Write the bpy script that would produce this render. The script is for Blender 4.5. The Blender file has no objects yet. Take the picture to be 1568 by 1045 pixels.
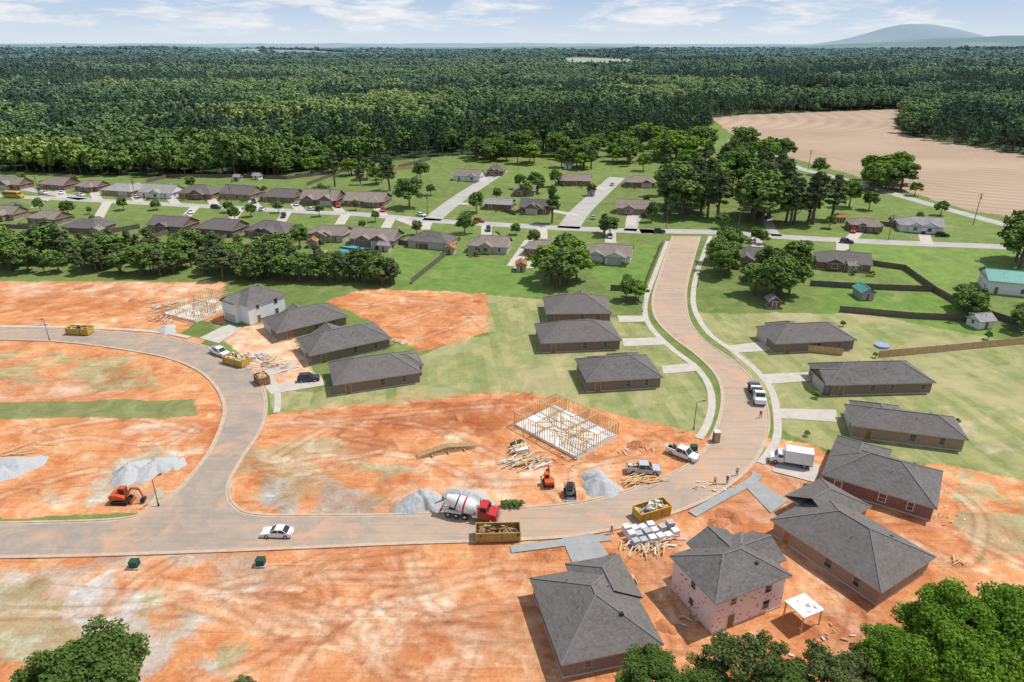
import bpy, math, random
import numpy as np
from mathutils import Vector, Matrix
from mathutils.geometry import tessellate_polygon
random.seed(7); RNG=np.random.default_rng(7)
D=bpy.data; SC=bpy.context.scene
# ------------------------------------------------------------------ survey
CAMH=68.0; FL=1045.0; CX=784.0; CY=522.5; TH=math.radians(23.6); S_,C_=math.sin(TH),math.cos(TH)
def W(px,py,h=0.0):
    """photogrammetry: world position at elevation h of a point surveyed on the drone photo"""
    u=(px-CX)/FL; v=(py-CY)/FL; t=(CAMH-h)/(S_+v*C_)
    return Vector((u*t,(C_-v*S_)*t,h))
def zdepth(py,h=0): return (CAMH-h)/(S_+(py-CY)/FL*C_)
# ------------------------------------------------------------------ node helpers
class NT:
    def __init__(s,nt): s.nt=nt; nt.nodes.clear()
    def n(s,t,ins=None,**kw):
        nd=s.nt.nodes.new(t)
        for k,v in kw.items(): setattr(nd,k,v)
        if ins:
            for k,v in ins.items():
                sk=nd.inputs[k]
                if isinstance(v,bpy.types.NodeSocket): s.nt.links.new(v,sk)
                else: sk.default_value=v
        return nd
    def noise(s,vec,scale,detail=5,rough=.6,dist=0):
        return s.n('ShaderNodeTexNoise',{'Vector':vec,'Scale':scale,'Detail':detail,'Roughness':rough,'Distortion':dist}).outputs['Fac']
    def mr(s,v,a,b,c=0.,d=1.):
        return s.n('ShaderNodeMapRange',{'Value':v,'From Min':a,'From Max':b,'To Min':c,'To Max':d}).outputs[0]
    def math(s,op,a,b=0.):
        return s.n('ShaderNodeMath',{0:a,1:b},operation=op).outputs[0]
    def mix(s,f,a,b,bt='MIX'):
        nd=s.nt.nodes.new('ShaderNodeMix'); nd.data_type='RGBA'; nd.blend_type=bt
        for i,v in ((0,f),(6,a),(7,b)):
            if isinstance(v,bpy.types.NodeSocket): s.nt.links.new(v,nd.inputs[i])
            else: nd.inputs[i].default_value=(v if i==0 else (*v,1) if len(v)==3 else v)
        return nd.outputs[2]
def newmat(name):
    m=D.materials.new(name); m.use_nodes=True; return m,NT(m.node_tree)
def finish(t,col,rough=.9,bump=None,bstr=.3,bdist=.1,metal=0,spec=.3):
    ins={'Base Color':col,'Roughness':rough,'Metallic':metal,'Specular IOR Level':spec}
    if bump is not None:
        ins['Normal']=t.n('ShaderNodeBump',{'Height':bump,'Strength':bstr,'Distance':bdist}).outputs[0]
    b=t.n('ShaderNodeBsdfPrincipled',ins); t.n('ShaderNodeOutputMaterial',{'Surface':b.outputs[0]})
MATS={}
def pm(name,col,rough=.8,var=.25,scale=1.5,metal=0,spec=.3,col2=None,bstr=0):
    if name in MATS: return MATS[name]
    m,t=newmat(name); tc=t.n('ShaderNodeTexCoord').outputs['Object']
    n=t.noise(tc,scale,4,.65); c2=col2 or tuple(c*(1-var) for c in col); c1=col if col2 else tuple(min(1,c*(1+var*.6)) for c in col)
    c=t.mix(t.mr(n,.3,.7),c2,c1)
    finish(t,c,rough,n if bstr else None,bstr,.05,metal,spec); MATS[name]=m; return m
# basic palette
paintW=pm('white_paint',(.75,.76,.77),.35,.06,2,spec=.5)
glass=pm('window_glass',(.03,.04,.05),.08,.3,1,spec=.8)
carglass=pm('car_glass',(.015,.02,.025),.06,.2,1,spec=.9)
rubber=pm('tyre_rubber',(.025,.025,.025),.9,.3,5)
metalg=pm('grey_metal',(.3,.31,.32),.45,.2,3,metal=.6)
blackm=pm('black_metal',(.03,.03,.03),.5,.2,3)
redp=pm('red_paint',(.5,.03,.025),.35,.15,2,spec=.5)
orangep=pm('orange_machine_paint',(.6,.09,.02),.45,.2,3,spec=.4)
yellowp=pm('yellow_paint',(.62,.40,.05),.5,.35,2,col2=(.42,.26,.06))
brownp=pm('rusty_paint',(.28,.15,.07),.7,.3,2)
chrome=pm('chrome',(.6,.6,.6),.25,.1,2,metal=1)
wood=pm('fresh_lumber',(.66,.47,.25),.8,.25,3,col2=(.5,.32,.15))
woodold=pm('weathered_fence_wood',(.16,.135,.11),.9,.35,2)
woodtan=pm('cedar_fence_wood',(.56,.37,.21),.9,.3,2)
concrete=pm('concrete',(.56,.52,.46),.9,.15,.5,col2=(.44,.39,.33),bstr=.05)
concreten=pm('new_concrete',(.36,.37,.36),.9,.15,.6,col2=(.28,.29,.28))
kerbm=pm('kerb_concrete',(.54,.45,.36),.9,.2,.8,col2=(.46,.32,.22))
slabm=pm('white_slab_membrane',(.74,.73,.71),.6,.12,1)
gravelm=pm('grey_gravel',(.50,.51,.515),.95,.3,5,bstr=.6,col2=(.36,.365,.37))
claym=pm('clay_heap',(.54,.225,.10),.95,.35,1.6,col2=(.38,.145,.06),bstr=.8)
palep=pm('white_wrap',(.7,.71,.7),.5,.1,3)
tanm=pm('cardboard',(.45,.34,.22),.8,.2,3)
tanT=pm('tan_window_trim',(.36,.32,.27),.6,.1,2)
greenm=pm('green_box_paint',(.02,.07,.045),.5,.2,2)
bark=pm('bark',(.15,.115,.085),.95,.35,4)
poolb=pm('pool_water',(.05,.45,.6),.1,.1,1,spec=.6)
skinm=pm('skin',(.45,.26,.18),.6,.1,5)
shirtm=pm('hi_vis_shirt',(.55,.6,.08),.8,.1,5); shirtb=pm('blue_shirt',(.08,.12,.28),.8,.1,5); jean=pm('jeans',(.05,.06,.1),.9,.2,5)
boot=pm('boots',(.06,.04,.03),.8,.2,5)
def brick(name,a,b,mort=(.34,.31,.28)):
    m,t=newmat(name); tc=t.n('ShaderNodeTexCoord').outputs['Object']
    sp=t.n('ShaderNodeSeparateXYZ',{0:tc}); cb=t.n('ShaderNodeCombineXYZ',{0:t.math('ADD',sp.outputs[0],sp.outputs[1]),1:sp.outputs[2]})
    bk=t.n('ShaderNodeTexBrick',{'Vector':cb.outputs[0],'Scale':1.,'Color1':(*a,1),'Color2':(*b,1),'Mortar':(*mort,1),'Mortar Size':.012,'Brick Width':.24,'Row Height':.08})
    n=t.noise(tc,3,4,.7); c=t.mix(t.mr(n,.3,.7,0,.6),bk.outputs[0],tuple(x*.6 for x in a)); finish(t,c,.9,bk.outputs[1],.2,.01); return m
def siding(name,a):
    m,t=newmat(name); tc=t.n('ShaderNodeTexCoord').outputs['Object']; sp=t.n('ShaderNodeSeparateXYZ',{0:tc})
    f=t.math('FRACT',t.math('MULTIPLY',sp.outputs[2],5.))
    c=t.mix(t.mr(f,0.,.12),tuple(x*.7 for x in a),a); c=t.mix(t.mr(t.noise(tc,.7,4),.35,.7,0,.25),c,tuple(x*.7 for x in a)); finish(t,c,.7,f,.2,.02); return m
def shingle(name,a,b):
    m,t=newmat(name); tc=t.n('ShaderNodeTexCoord').outputs['Object']; sp=t.n('ShaderNodeSeparateXYZ',{0:tc})
    row=t.math('MULTIPLY',sp.outputs[2],6.); fr=t.math('FRACT',row); fl=t.math('FLOOR',row)
    cb=t.n('ShaderNodeCombineXYZ',{0:t.math('MULTIPLY',sp.outputs[0],1.6),1:t.math('MULTIPLY',sp.outputs[1],1.6),2:t.math('MULTIPLY',fl,3.7)})
    v=t.n('ShaderNodeTexVoronoi',{'Vector':cb.outputs[0],'Scale':1.6}).outputs['Color']; vs=t.n('ShaderNodeSeparateXYZ',{0:v}).outputs[0]
    n=t.noise(tc,.35,4,.6)
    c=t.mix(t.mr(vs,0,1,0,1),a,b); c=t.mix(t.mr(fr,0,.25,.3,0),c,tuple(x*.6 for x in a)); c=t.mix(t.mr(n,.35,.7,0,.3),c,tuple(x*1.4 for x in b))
    oi=t.n('ShaderNodeObjectInfo').outputs['Random']; c=t.mix(t.mr(oi,0,1,0,.35),c,(.19,.165,.15))
    finish(t,c,.92,fr,.25,.03,spec=.2); return m
brB=brick('brown_brick',(.25,.15,.11),(.165,.11,.08)); brR=brick('red_brick',(.28,.105,.07),(.19,.075,.055)); brT=brick('tan_brick',(.40,.27,.19),(.30,.185,.13))
sdW=siding('white_siding',(.72,.73,.74)); sdT=siding('tan_siding',(.48,.43,.36)); sdG=siding('grey_siding',(.36,.37,.38)); sdP=siding('purple_siding',(.2,.08,.18))
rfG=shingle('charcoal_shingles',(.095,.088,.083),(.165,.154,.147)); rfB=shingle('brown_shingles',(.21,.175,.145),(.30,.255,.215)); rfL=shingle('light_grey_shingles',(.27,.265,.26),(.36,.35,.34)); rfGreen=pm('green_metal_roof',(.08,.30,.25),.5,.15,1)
m,t=newmat('pink_house_wrap'); tc=t.n('ShaderNodeTexCoord').outputs['Object']
v=t.n('ShaderNodeTexVoronoi',{'Vector':tc,'Scale':1.5}).outputs['Distance']; n=t.noise(tc,1.2,4)
finish(t,t.mix(t.mr(v,.18,.26,1,0),t.mix(n,(.72,.56,.55),(.84,.75,.73)),(.42,.10,.17)),.6); pinkw=m
# ------------------------------------------------------------------ mesh builder
def link(o): SC.collection.objects.link(o); return o
class MB:
    def __init__(s): s.v=[]; s.f=[]; s.m=[]; s.mats=[]
    def mi(s,m):
        if m not in s.mats: s.mats.append(m)
        return s.mats.index(m)
    def poly(s,pts,m):
        b=len(s.v); s.v+= [tuple(p) for p in pts]; s.f.append(tuple(range(b,b+len(pts)))); s.m.append(s.mi(m))
    def box(s,c,sz,m,rz=0,taper=1.,M=None,ry=0):
        sx,sy,sz_=sz[0]/2,sz[1]/2,sz[2]/2; b=len(s.v); R=Matrix.Rotation(rz,3,'Z')@Matrix.Rotation(ry,3,'Y')
        for k in (-1,1):
            f=taper if k>0 else 1
            for (i,j) in ((-1,-1),(1,-1),(1,1),(-1,1)):
                p=R@Vector((i*sx*f,j*sy*f,k*sz_))+Vector(c)
                s.v.append(tuple(M@p) if M else tuple(p))
        for f in ((3,2,1,0),(4,5,6,7),(0,1,5,4),(1,2,6,5),(2,3,7,6),(3,0,4,7)):
            s.f.append(tuple(b+i for i in f)); s.m.append(s.mi(m))
    def cyl(s,p0,p1,r0,r1,m,n=8,cap=True):
        p0,p1=Vector(p0),Vector(p1); d=(p1-p0); q=d.to_track_quat('Z','Y') if d.length>1e-6 else Vector((0,0,1)).to_track_quat('Z','Y'); b=len(s.v)
        for p,r in ((p0,r0),(p1,r1)):
            for i in range(n):
                a=2*math.pi*i/n; s.v.append(tuple(p+q@Vector((r*math.cos(a),r*math.sin(a),0))))
        k=s.mi(m)
        for i in range(n): s.f.append((b+i,b+(i+1)%n,b+n+(i+1)%n,b+n+i)); s.m.append(k)
        if cap: s.f.append(tuple(b+i for i in range(n-1,-1,-1))); s.m.append(k); s.f.append(tuple(b+n+i for i in range(n))); s.m.append(k)
    def beam(s,p0,p1,w,h,m):
        p0,p1=Vector(p0),Vector(p1); d=p1-p0; L=d.length
        q=d.to_track_quat('X','Z'); c=(p0+p1)/2; b=len(s.v)
        for i in (-1,1):
            for (j,k) in ((-1,-1),(1,-1),(1,1),(-1,1)): s.v.append(tuple(c+q@Vector((i*L/2,j*w/2,k*h/2))))
        for f in ((0,3,2,1),(4,5,6,7),(0,1,5,4),(1,2,6,5),(2,3,7,6),(3,0,4,7)):
            s.f.append(tuple(b+i for i in f)); s.m.append(s.mi(m))
    def prof(s,pts,y0,y1,m,top=None):
        """extrude xz profile across y; top=(zmin, inset) narrows points above zmin"""
        b=len(s.v); n=len(pts)
        for y in (y0,y1):
            for x,z in pts:
                yy=y
                if top and z>top[0]: yy=y*(1-top[1])
                s.v.append((x,yy,z))
        k=s.mi(m)
        for i in range(n):
            j=(i+1)%n; s.f.append((b+i,b+j,b+n+j,b+n+i)); s.m.append(k)
        s.f.append(tuple(b+i for i in range(n-1,-1,-1))); s.m.append(k); s.f.append(tuple(b+n+i for i in range(n))); s.m.append(k)
    def obj(s,name,parent=None,smooth=False,bevel=0):
        me=D.meshes.new(name); me.from_pydata(s.v,[],s.f); 
        for m in s.mats: me.materials.append(m)
        me.polygons.foreach_set('material_index',s.m)
        if smooth: me.polygons.foreach_set('use_smooth',[True]*len(s.f))
        me.update(); o=link(D.objects.new(name,me))
        if parent: o.parent=parent
        if bevel:
            b=o.modifiers.new('bevel','BEVEL'); b.width=bevel; b.segments=2; b.limit_method='ANGLE'
        return o
def empty(name,loc=(0,0,0),rz=0):
    o=link(D.objects.new(name,None)); o.location=loc; o.rotation_euler=(0,0,rz); o.empty_display_size=.5; return o
def place(o,a,b,z=0,pa=False):
    p,q=W(*a),W(*b); o.location=((p.x+q.x)/2,(p.y+q.y)/2,z); o.rotation_euler=(0,0,math.atan2(q.y-p.y,q.x-p.x)); return o
# ------------------------------------------------------------------ numpy noise / polygons
TB=RNG.random((512,512))
def vn(x,y,sc,seed=0):
    x=x/sc+seed*17.3; y=y/sc+seed*5.1; xi=np.floor(x).astype(int); yi=np.floor(y).astype(int); fx=x-xi; fy=y-yi
    fx=fx*fx*(3-2*fx); fy=fy*fy*(3-2*fy); g=lambda i,j: TB[i%512,j%512]
    return (g(xi,yi)*(1-fx)+g(xi+1,yi)*fx)*(1-fy)+(g(xi,yi+1)*(1-fx)+g(xi+1,yi+1)*fx)*fy
def fbm(x,y,sc,seed=0,o=4):
    r=0;a=.5;tt=0
    for i in range(o): r=r+a*vn(x,y,sc,seed+i*3); tt+=a; a*=.55; sc=sc/2.1
    return r/tt
def inpoly(x,y,P):
    r=np.zeros(x.shape,bool); n=len(P); xs=[p[0] for p in P]; ys=[p[1] for p in P]
    bb=(x>=min(xs))&(x<=max(xs))&(y>=min(ys))&(y<=max(ys)); idx=np.nonzero(bb)
    X=x[idx];Y=y[idx]; q=np.zeros(X.shape,bool)
    for i in range(n):
        x0,y0=P[i][0],P[i][1]; x1,y1=P[(i+1)%n][0],P[(i+1)%n][1]
        if y0==y1: continue
        q^=((y0>Y)!=(y1>Y))&(X<(x1-x0)*(Y-y0)/(y1-y0)+x0)
    r[idx]=q; return r
WP=lambda L:[tuple(W(*p))[:2] for p in L]
def catmull(P,n=8):
    P=[Vector(p) for p in P]; out=[]
    for i in range(len(P)-1):
        p0=P[max(i-1,0)];p1=P[i];p2=P[i+1];p3=P[min(i+2,len(P)-1)]
        for k in range(n):
            t=k/n; out.append(.5*((2*p1)+(p2-p0)*t+(2*p0-5*p1+4*p2-p3)*t*t+(3*p1-p0-3*p2+p3)*t**3))
    out.append(P[-1]); return out
# ------------------------------------------------------------------ regions
FOR=[(-500,258),(0,262),(120,268),(300,272),(420,268),(500,260),(560,250),(700,238),(850,236),(1000,214),(1085,206),(1088,182),(1140,176),(1385,168),(1378,207),(1568,240),(2100,330),(2100,73),(-500,73)]
CLR=[[(225,79),(400,79.5),(400,82),(225,81.5)],[(420,80),(535,80.5),(535,83),(420,82.5)],[(-60,117),(36,119),(40,132),(-60,130)],[(860,93),(968,92),(975,105),(865,107)],[(1155,138),(1395,136),(1390,152),(1160,154)],[(735,208),(830,208),(835,226),(730,226)],[(620,76.5),(700,76.5),(700,78.5),(620,78.5)],[(1480,74),(1530,74),(1530,77),(1480,77)],[(640,86),(720,86),(715,89),(645,89)],[(120,92),(190,93),(190,97),(125,96)],[(1060,84),(1130,83),(1130,86),(1065,87)],[(1230,96),(1300,95),(1300,100),(1235,101)]]
FIELD=[(1088,181),(1140,176),(1385,167),(1378,206),(1568,238),(2000,310),(2000,430),(1568,334),(1480,322),(1420,303),(1330,275),(1215,243),(1130,212)]
GR=(.165,.225,.068);GB=(.155,.255,.06);SOD=(.31,.325,.15);DI=(.62,.275,.12);DP=(.70,.44,.27)
REG=[ # poly,colour,dirt,sod,ragged metres
 ([(600,385),(640,378),(740,398),(830,420),(832,455),(628,448),(600,415)],GB,0,0,1),
 ([(885,395),(1012,368),(1000,430),(985,455),(930,445)],GB,0,0,1),
 ([(1290,372),(1700,385),(1700,430),(1440,452),(1330,402)],(.19,.28,.075),0,0,2),
 ([(1240,442),(1440,452),(1560,520),(1400,540),(1260,490)],GB,0,0,2),
 ([(745,452),(828,458),(990,500),(1010,520),(1060,565),(1095,620),(1075,668),(960,640),(850,610),(640,612),(420,636),(408,600),(500,600),(640,545),(700,520),(750,515)],SOD,0,1,1),
 ([(1062,478),(1160,480),(1320,480),(1568,528),(1800,560),(1800,790),(1568,738),(1440,714),(1250,684),(1190,655),(1180,610),(1120,540)],SOD,0,1,1),
 ([(-300,428),(345,432),(335,470),(345,500),(310,528),(240,519),(-300,508)],DI,1,0,1.5),
 ([(-300,518),(120,522),(300,550),(345,600),(348,640),(300,730),(230,785),(-300,806)],DI,1,0,.6),
 ([(370,795),(350,760),(350,735),(400,660),(408,636),(520,622),(640,612),(755,598),(850,608),(960,640),(1060,660),(1100,672),(1075,720),(990,750),(800,790)],DI,1,0,1.2),
 ([(-300,848),(900,812),(1080,762),(1165,700),(1180,672),(1250,682),(1290,705),(1440,712),(1568,733),(2000,790),(2000,1700),(-600,1700)],DI,1,0,1.2),
 ([(498,462),(560,442),(745,450),(750,508),(700,524),(640,536),(590,515),(545,480)],DI,1,0,1.5),
 ([(330,512),(400,495),(450,520),(500,590),(410,600),(385,560)],DP,1,0,1),
 ([(-300,620),(300,612),(302,637),(-300,648)],(.22,.235,.095),.2,0,1.2),
 ([(275,512),(305,490),(345,497),(320,522)],(.15,.2,.06),0,0,.5),
 ([(-100,860),(430,855),(520,880),(420,940),(200,960),(-100,930)],(.50,.37,.27),1,0,5),
 ([(-100,900),(300,880),(380,990),(120,1000),(-100,960)],(.38,.33,.19),.9,0,7),
 ([(90,960),(330,930),(340,1010),(120,1030)],(.50,.44,.37),1,0,5),
 ([(150,870),(260,865),(200,950),(130,990),(110,930)],(.52,.46,.40),1,0,3),
 ([(-100,575),(120,570),(210,600),(100,612),(-100,612)],(.62,.40,.26),1,0,4),
 ([(-100,530),(200,545),(280,590),(150,600),(-100,560)],(.38,.32,.16),.9,0,7),
 ([(365,690),(450,670),(620,720),(600,785),(420,785),(370,760)],(.42,.34,.20),.9,0,6),
 ([(400,730),(520,735),(640,760),(600,785),(400,785)],(.42,.37,.30),1,0,3),
 ([(560,745),(760,735),(800,775),(600,785)],(.42,.37,.27),.9,0,6),
 ([(20,740),(200,700),(300,690),(250,760),(100,790)],(.46,.38,.26),.95,0,6),
 ([(180,650),(320,640),(310,700),(200,690)],(.66,.46,.32),1,0,3),
 ([(640,720),(760,700),(960,700),(900,765),(700,785),(560,780)],DP,1,0,4),
 ([(420,600),(620,590),(700,606),(430,632)],(.45,.34,.18),.8,0,5),
 ([(1460,790),(1568,770),(1700,800),(1700,900),(1500,900)],(.38,.31,.17),.7,0,4),
 ([(1440,720),(1568,745),(1700,790),(1568,800),(1460,760)],(.42,.36,.19),.8,0,6),
 ([(1090,690),(1250,720),(1200,800),(1060,850),(1000,830)],(.66,.40,.25),1,0,3),
 ([(500,900),(800,870),(850,1000),(600,1045),(450,980)],DP,1,0,6),
 ([(500,850),(900,830),(820,880),(560,900)],(.50,.19,.08),1,0,5),
 ([(620,950),(820,900),(860,1045),(700,1045)],(.52,.20,.08),1,0,5),
 ([(560,620),(800,605),(960,645),(1050,670),(900,690),(760,680),(600,660)],(.42,.145,.06),1,0,5),
 ([(420,640),(560,625),(640,680),(520,700)],(.50,.19,.08),1,0,5),
 ([(940,860),(1060,850),(1100,960),(1000,960)],(.44,.16,.07),1,0,4),
 ([(1240,880),(1340,930),(1340,1000),(1220,960)],(.48,.18,.075),1,0,4),
 ([(-50,430),(340,434),(330,460),(-50,450)],(.66,.40,.24),1,0,4),
 ([(1450,625),(1568,620),(1600,680),(1500,690)],(.46,.40,.27),.1,1,4),
 ([(760,560),(880,570),(880,600),(740,600)],(.40,.36,.20),.1,1,4),
]
# ------------------------------------------------------------------ ground
def axis(segs,start,far,ratio):
    a=[start]
    for end,st in segs:
        while a[-1]<end: a.append(a[-1]+st)
    st=segs[-1][1]
    while a[-1]<far: st*=ratio; a.append(a[-1]+st)
    return a
xp=axis([(85,.42),(230,1.0)],0,32000,1.045); xs=np.array([-v for v in xp[:0:-1]]+xp)
ys=np.array([-6000,-2000,-600,-200,-60,0,20.]+axis([(140,.38),(240,.7),(430,1.4)],30,42000,1.028))
X,Y=np.meshgrid(xs,ys)
def terrain(x,y):
    z=np.clip((y-1300)/2600,0,1)*(fbm(x,y,1300,3)-.5)*80
    z=z+np.clip((y-7000)/6000,0,1)*(fbm(x,y,3500,33)-.5)*150
    rg=lambda cx,cy,sx,sy,h:h*np.exp(-np.abs((x-cx)/sx)**2.2-((y-cy)/sy)**2)
    z+=rg(8020,14500,1050,1200,350)+rg(7000,14500,900,900,110)+rg(8700,11500,2900,1000,185)+rg(6900,8800,2300,800,85)
    return z
Z=terrain(X,Y)
nr=fbm(X,Y,7,1)-.5; nr2=fbm(X,Y,7,9)-.5
col=np.empty(X.shape+(3,)); col[:]=GR
bn=fbm(X,Y,45,5)[...,None]; col=col*(.8+.45*bn)
msk=np.zeros(X.shape+(3,))
ff=inpoly(X,Y,WP(FOR))|(Y>6500); col[ff]=(.05,.085,.035); msk[ff]=(0,0,1)
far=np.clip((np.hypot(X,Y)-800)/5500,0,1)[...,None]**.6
col=np.where(ff[...,None],col*(.6+.8*fbm(X,Y,900,11)[...,None]),col)
for P in CLR:
    q=inpoly(X,Y,WP(P)); col[q]=(.40,.40,.23)
stp=(vn(X,Y*.25,500,21)>.80)&(Y>4500)&(Y<16000); col[stp]=(.33,.34,.25)
q=inpoly(X+nr*4,Y+nr2*4,WP(FIELD)); col[q]=np.array((.44,.325,.235))*(.82+.36*fbm(X[q],Y[q]*2,70,8)[:,None]); msk[q]=(0,0,1)
fr_=(X*.5+Y*.87)+3*fbm(X,Y,160,17); col[q]*=(.93+.11*np.sin(fr_[q]/4.5*math.pi)*(.2+1.1*fbm(X[q],Y[q],30,19)))[:,None]
for P,c,d,s,rag in REG:
    q=inpoly(X+nr*2.4*rag,Y+nr2*2.4*rag,WP(P)); 
    if rag>=3:
        w_=np.clip((fbm(X[q],Y[q],7,31+int(P[0][0])%97)-.40)*6,0,.85)[:,None]; col[q]=col[q]*(1-w_)+np.array(c)*w_; msk[q,0]=msk[q,0]*(1-w_[:,0])+d*w_[:,0]
    else: col[q]=c; msk[q]=(d,s,0)
# tyre tracks pressed in the clay
rt=random.Random(11)
def trk(P,wd=.95):
    P=[W(*p) for p in P]; P=catmull(P,5); xs_=[p.x for p in P]; ys_=[p.y for p in P]
    I=np.nonzero((X>min(xs_)-3)&(X<max(xs_)+3)&(Y>min(ys_)-3)&(Y<max(ys_)+3)&(msk[...,0]>.6)); x=X[I]; y=Y[I]; dm=np.full(x.shape,99.)
    for a,b in zip(P[:-1],P[1:]):
        dx,dy=b.x-a.x,b.y-a.y; t_=np.clip(((x-a.x)*dx+(y-a.y)*dy)/(dx*dx+dy*dy+1e-9),0,1); dm=np.minimum(dm,np.hypot(x-a.x-t_*dx,y-a.y-t_*dy))
    k=np.exp(-((dm-wd)/.36)**2)*(.3+1.1*fbm(x,y,6,51)); g_=np.exp(-(dm/1.7)**2)*.3
    k=np.clip(k,0,1); c=col[I]; c=c*(1-g_[:,None])+np.array(DP)*g_[:,None]; c=c*(1-k[:,None]*.8)+c*np.array((.68,.57,.5))*(k[:,None]*.8); col[I]=c
TRK=[[(1130,900),(1250,930),(1330,990),(1300,1045)],[(1220,840),(1290,900),(1340,950),(1320,1010)],[(1230,870),(1310,930),(1290,1000)],[(1440,740),(1500,790),(1480,860),(1400,830)],[(1180,700),(1280,790),(1420,800),(1560,860)],[(540,880),(640,900),(720,960),(700,1045)],[(140,980),(200,900),(260,860)],[(0,940),(200,930),(420,880),(640,850)],[(440,1040),(520,950),(690,900),(800,880)],[(620,850),(660,930),(780,990),(820,1040)],[(420,700),(520,650),(640,650),(740,690)],[(860,770),(820,740),(740,740),(640,700),(520,690)],[(900,765),(880,720),(960,700),(1000,680)],[(410,650),(560,640),(700,625),(790,620)],[(30,690),(120,670),(230,680),(290,660)],[(200,770),(160,720),(60,740),(0,760)],[(0,470),(120,450),(220,460)],[(520,480),(620,460),(730,480),(640,520)],[(600,500),(690,470),(740,500)],[(960,870),(1020,920),(1040,990)],[(1000,850),(1050,940)],[(480,870),(500,920),(420,1000),(300,1045)],[(300,660),(200,640),(60,660)],[(640,1040),(560,990),(600,920),(760,870)]]
for P in TRK: trk(P)
for i in range(12):
    x0,y0=rt.uniform(380,800),rt.uniform(870,1000); trk([(x0,y0),(x0+rt.uniform(-120,120),y0+rt.uniform(-40,60)),(x0+rt.uniform(-220,220),y0+rt.uniform(-60,90))])
for i in range(6):
    x0,y0=rt.uniform(450,800),rt.uniform(640,740); trk([(x0,y0),(x0+rt.uniform(-80,80),y0+rt.uniform(-20,30)),(x0+rt.uniform(-160,160),y0+rt.uniform(-30,40))])
hz=np.array((.17,.25,.28)); col=col*(1-far*.85)+hz*far*.85  # aerial haze painted into the ground colour, growing with distance from the origin
hz2=np.clip((Y-12300)/1500,0,1)[...,None]; col=col*(1-hz2*.8)+np.array((.27,.35,.40))*hz2*.8  # second, paler haze painted into the colour of the farthest hills
dz=-.14*fbm(X,Y,3,14)*(msk[...,0]>.9); Z=Z+dz
ny,nx=X.shape
def gridmesh(name,V,ny,nx):
    me=D.meshes.new(name); me.vertices.add(ny*nx); me.vertices.foreach_set('co',V.reshape(-1).astype(np.float32))
    i=(np.arange(ny-1)[:,None]*nx+np.arange(nx-1)[None]).reshape(-1); F=np.stack([i,i+1,i+nx+1,i+nx],1).astype(np.int32)
    me.loops.add(F.size); me.loops.foreach_set('vertex_index',F.reshape(-1)); me.polygons.add(len(F)); me.polygons.foreach_set('loop_start',np.arange(0,F.size,4,dtype=np.int32))
    me.update(calc_edges=True); return me
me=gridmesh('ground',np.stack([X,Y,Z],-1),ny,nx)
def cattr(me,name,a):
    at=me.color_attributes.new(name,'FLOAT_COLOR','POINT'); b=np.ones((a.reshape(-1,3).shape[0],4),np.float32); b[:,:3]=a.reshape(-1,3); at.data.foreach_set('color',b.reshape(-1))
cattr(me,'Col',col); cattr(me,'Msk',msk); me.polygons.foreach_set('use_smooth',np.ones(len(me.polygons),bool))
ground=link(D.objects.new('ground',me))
m,t=newmat('ground_material')
pos=t.n('ShaderNodeNewGeometry').outputs['Position']; C=t.n('ShaderNodeAttribute',attribute_name='Col').outputs['Color']; MK=t.n('ShaderNodeSeparateColor',{0:t.n('ShaderNodeAttribute',attribute_name='Msk').outputs['Color']})
dm,sm,fm=MK.outputs[0],MK.outputs[1],MK.outputs[2]
n1=t.noise(pos,.035,5,.62,1.2); n2=t.noise(pos,.22,6,.68,.6); n3=t.noise(pos,2.2,3,.7); n4=t.noise(pos,.09,5,.7,2.)
st=t.n('ShaderNodeMapping',{'Vector':pos,'Rotation':(0,0,.35),'Scale':(.07,.9,1)}).outputs[0]; n5=t.noise(st,1.,4,.65,.8)
st2=t.n('ShaderNodeMapping',{'Vector':pos,'Rotation':(0,0,-.9),'Scale':(.07,1.1,1)}).outputs[0]; n6=t.noise(st2,1.,4,.6,1.2)
ml=lambda f,c,k: t.mix(f,c,t.mix(1.,c,k,'MULTIPLY'))
# dirt
d=ml(t.mr(n1,.44,.62),C,(.80,.64,.56)); d=ml(t.mr(n2,.50,.64),d,(1.14,1.42,1.65)); d=ml(t.mr(n4,.52,.66),d,(1.08,1.45,1.8))
d=ml(t.mr(n2,.46,.36),d,(.84,.72,.66)); d=ml(t.mr(n5,.55,.67,0,.6),d,(.72,.60,.55)); d=ml(t.mr(n6,.54,.66,0,.5),d,(1.12,1.4,1.6))
d=ml(t.mr(n3,.50,.72,0,.55),d,(.62,.55,.5))
wm=t.math('MULTIPLY',t.mr(n4,.42,.32),t.mr(t.noise(pos,.8,5,.8),.46,.60)); d=t.mix(t.math('MULTIPLY',wm,.6),d,(.28,.26,.12))
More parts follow.
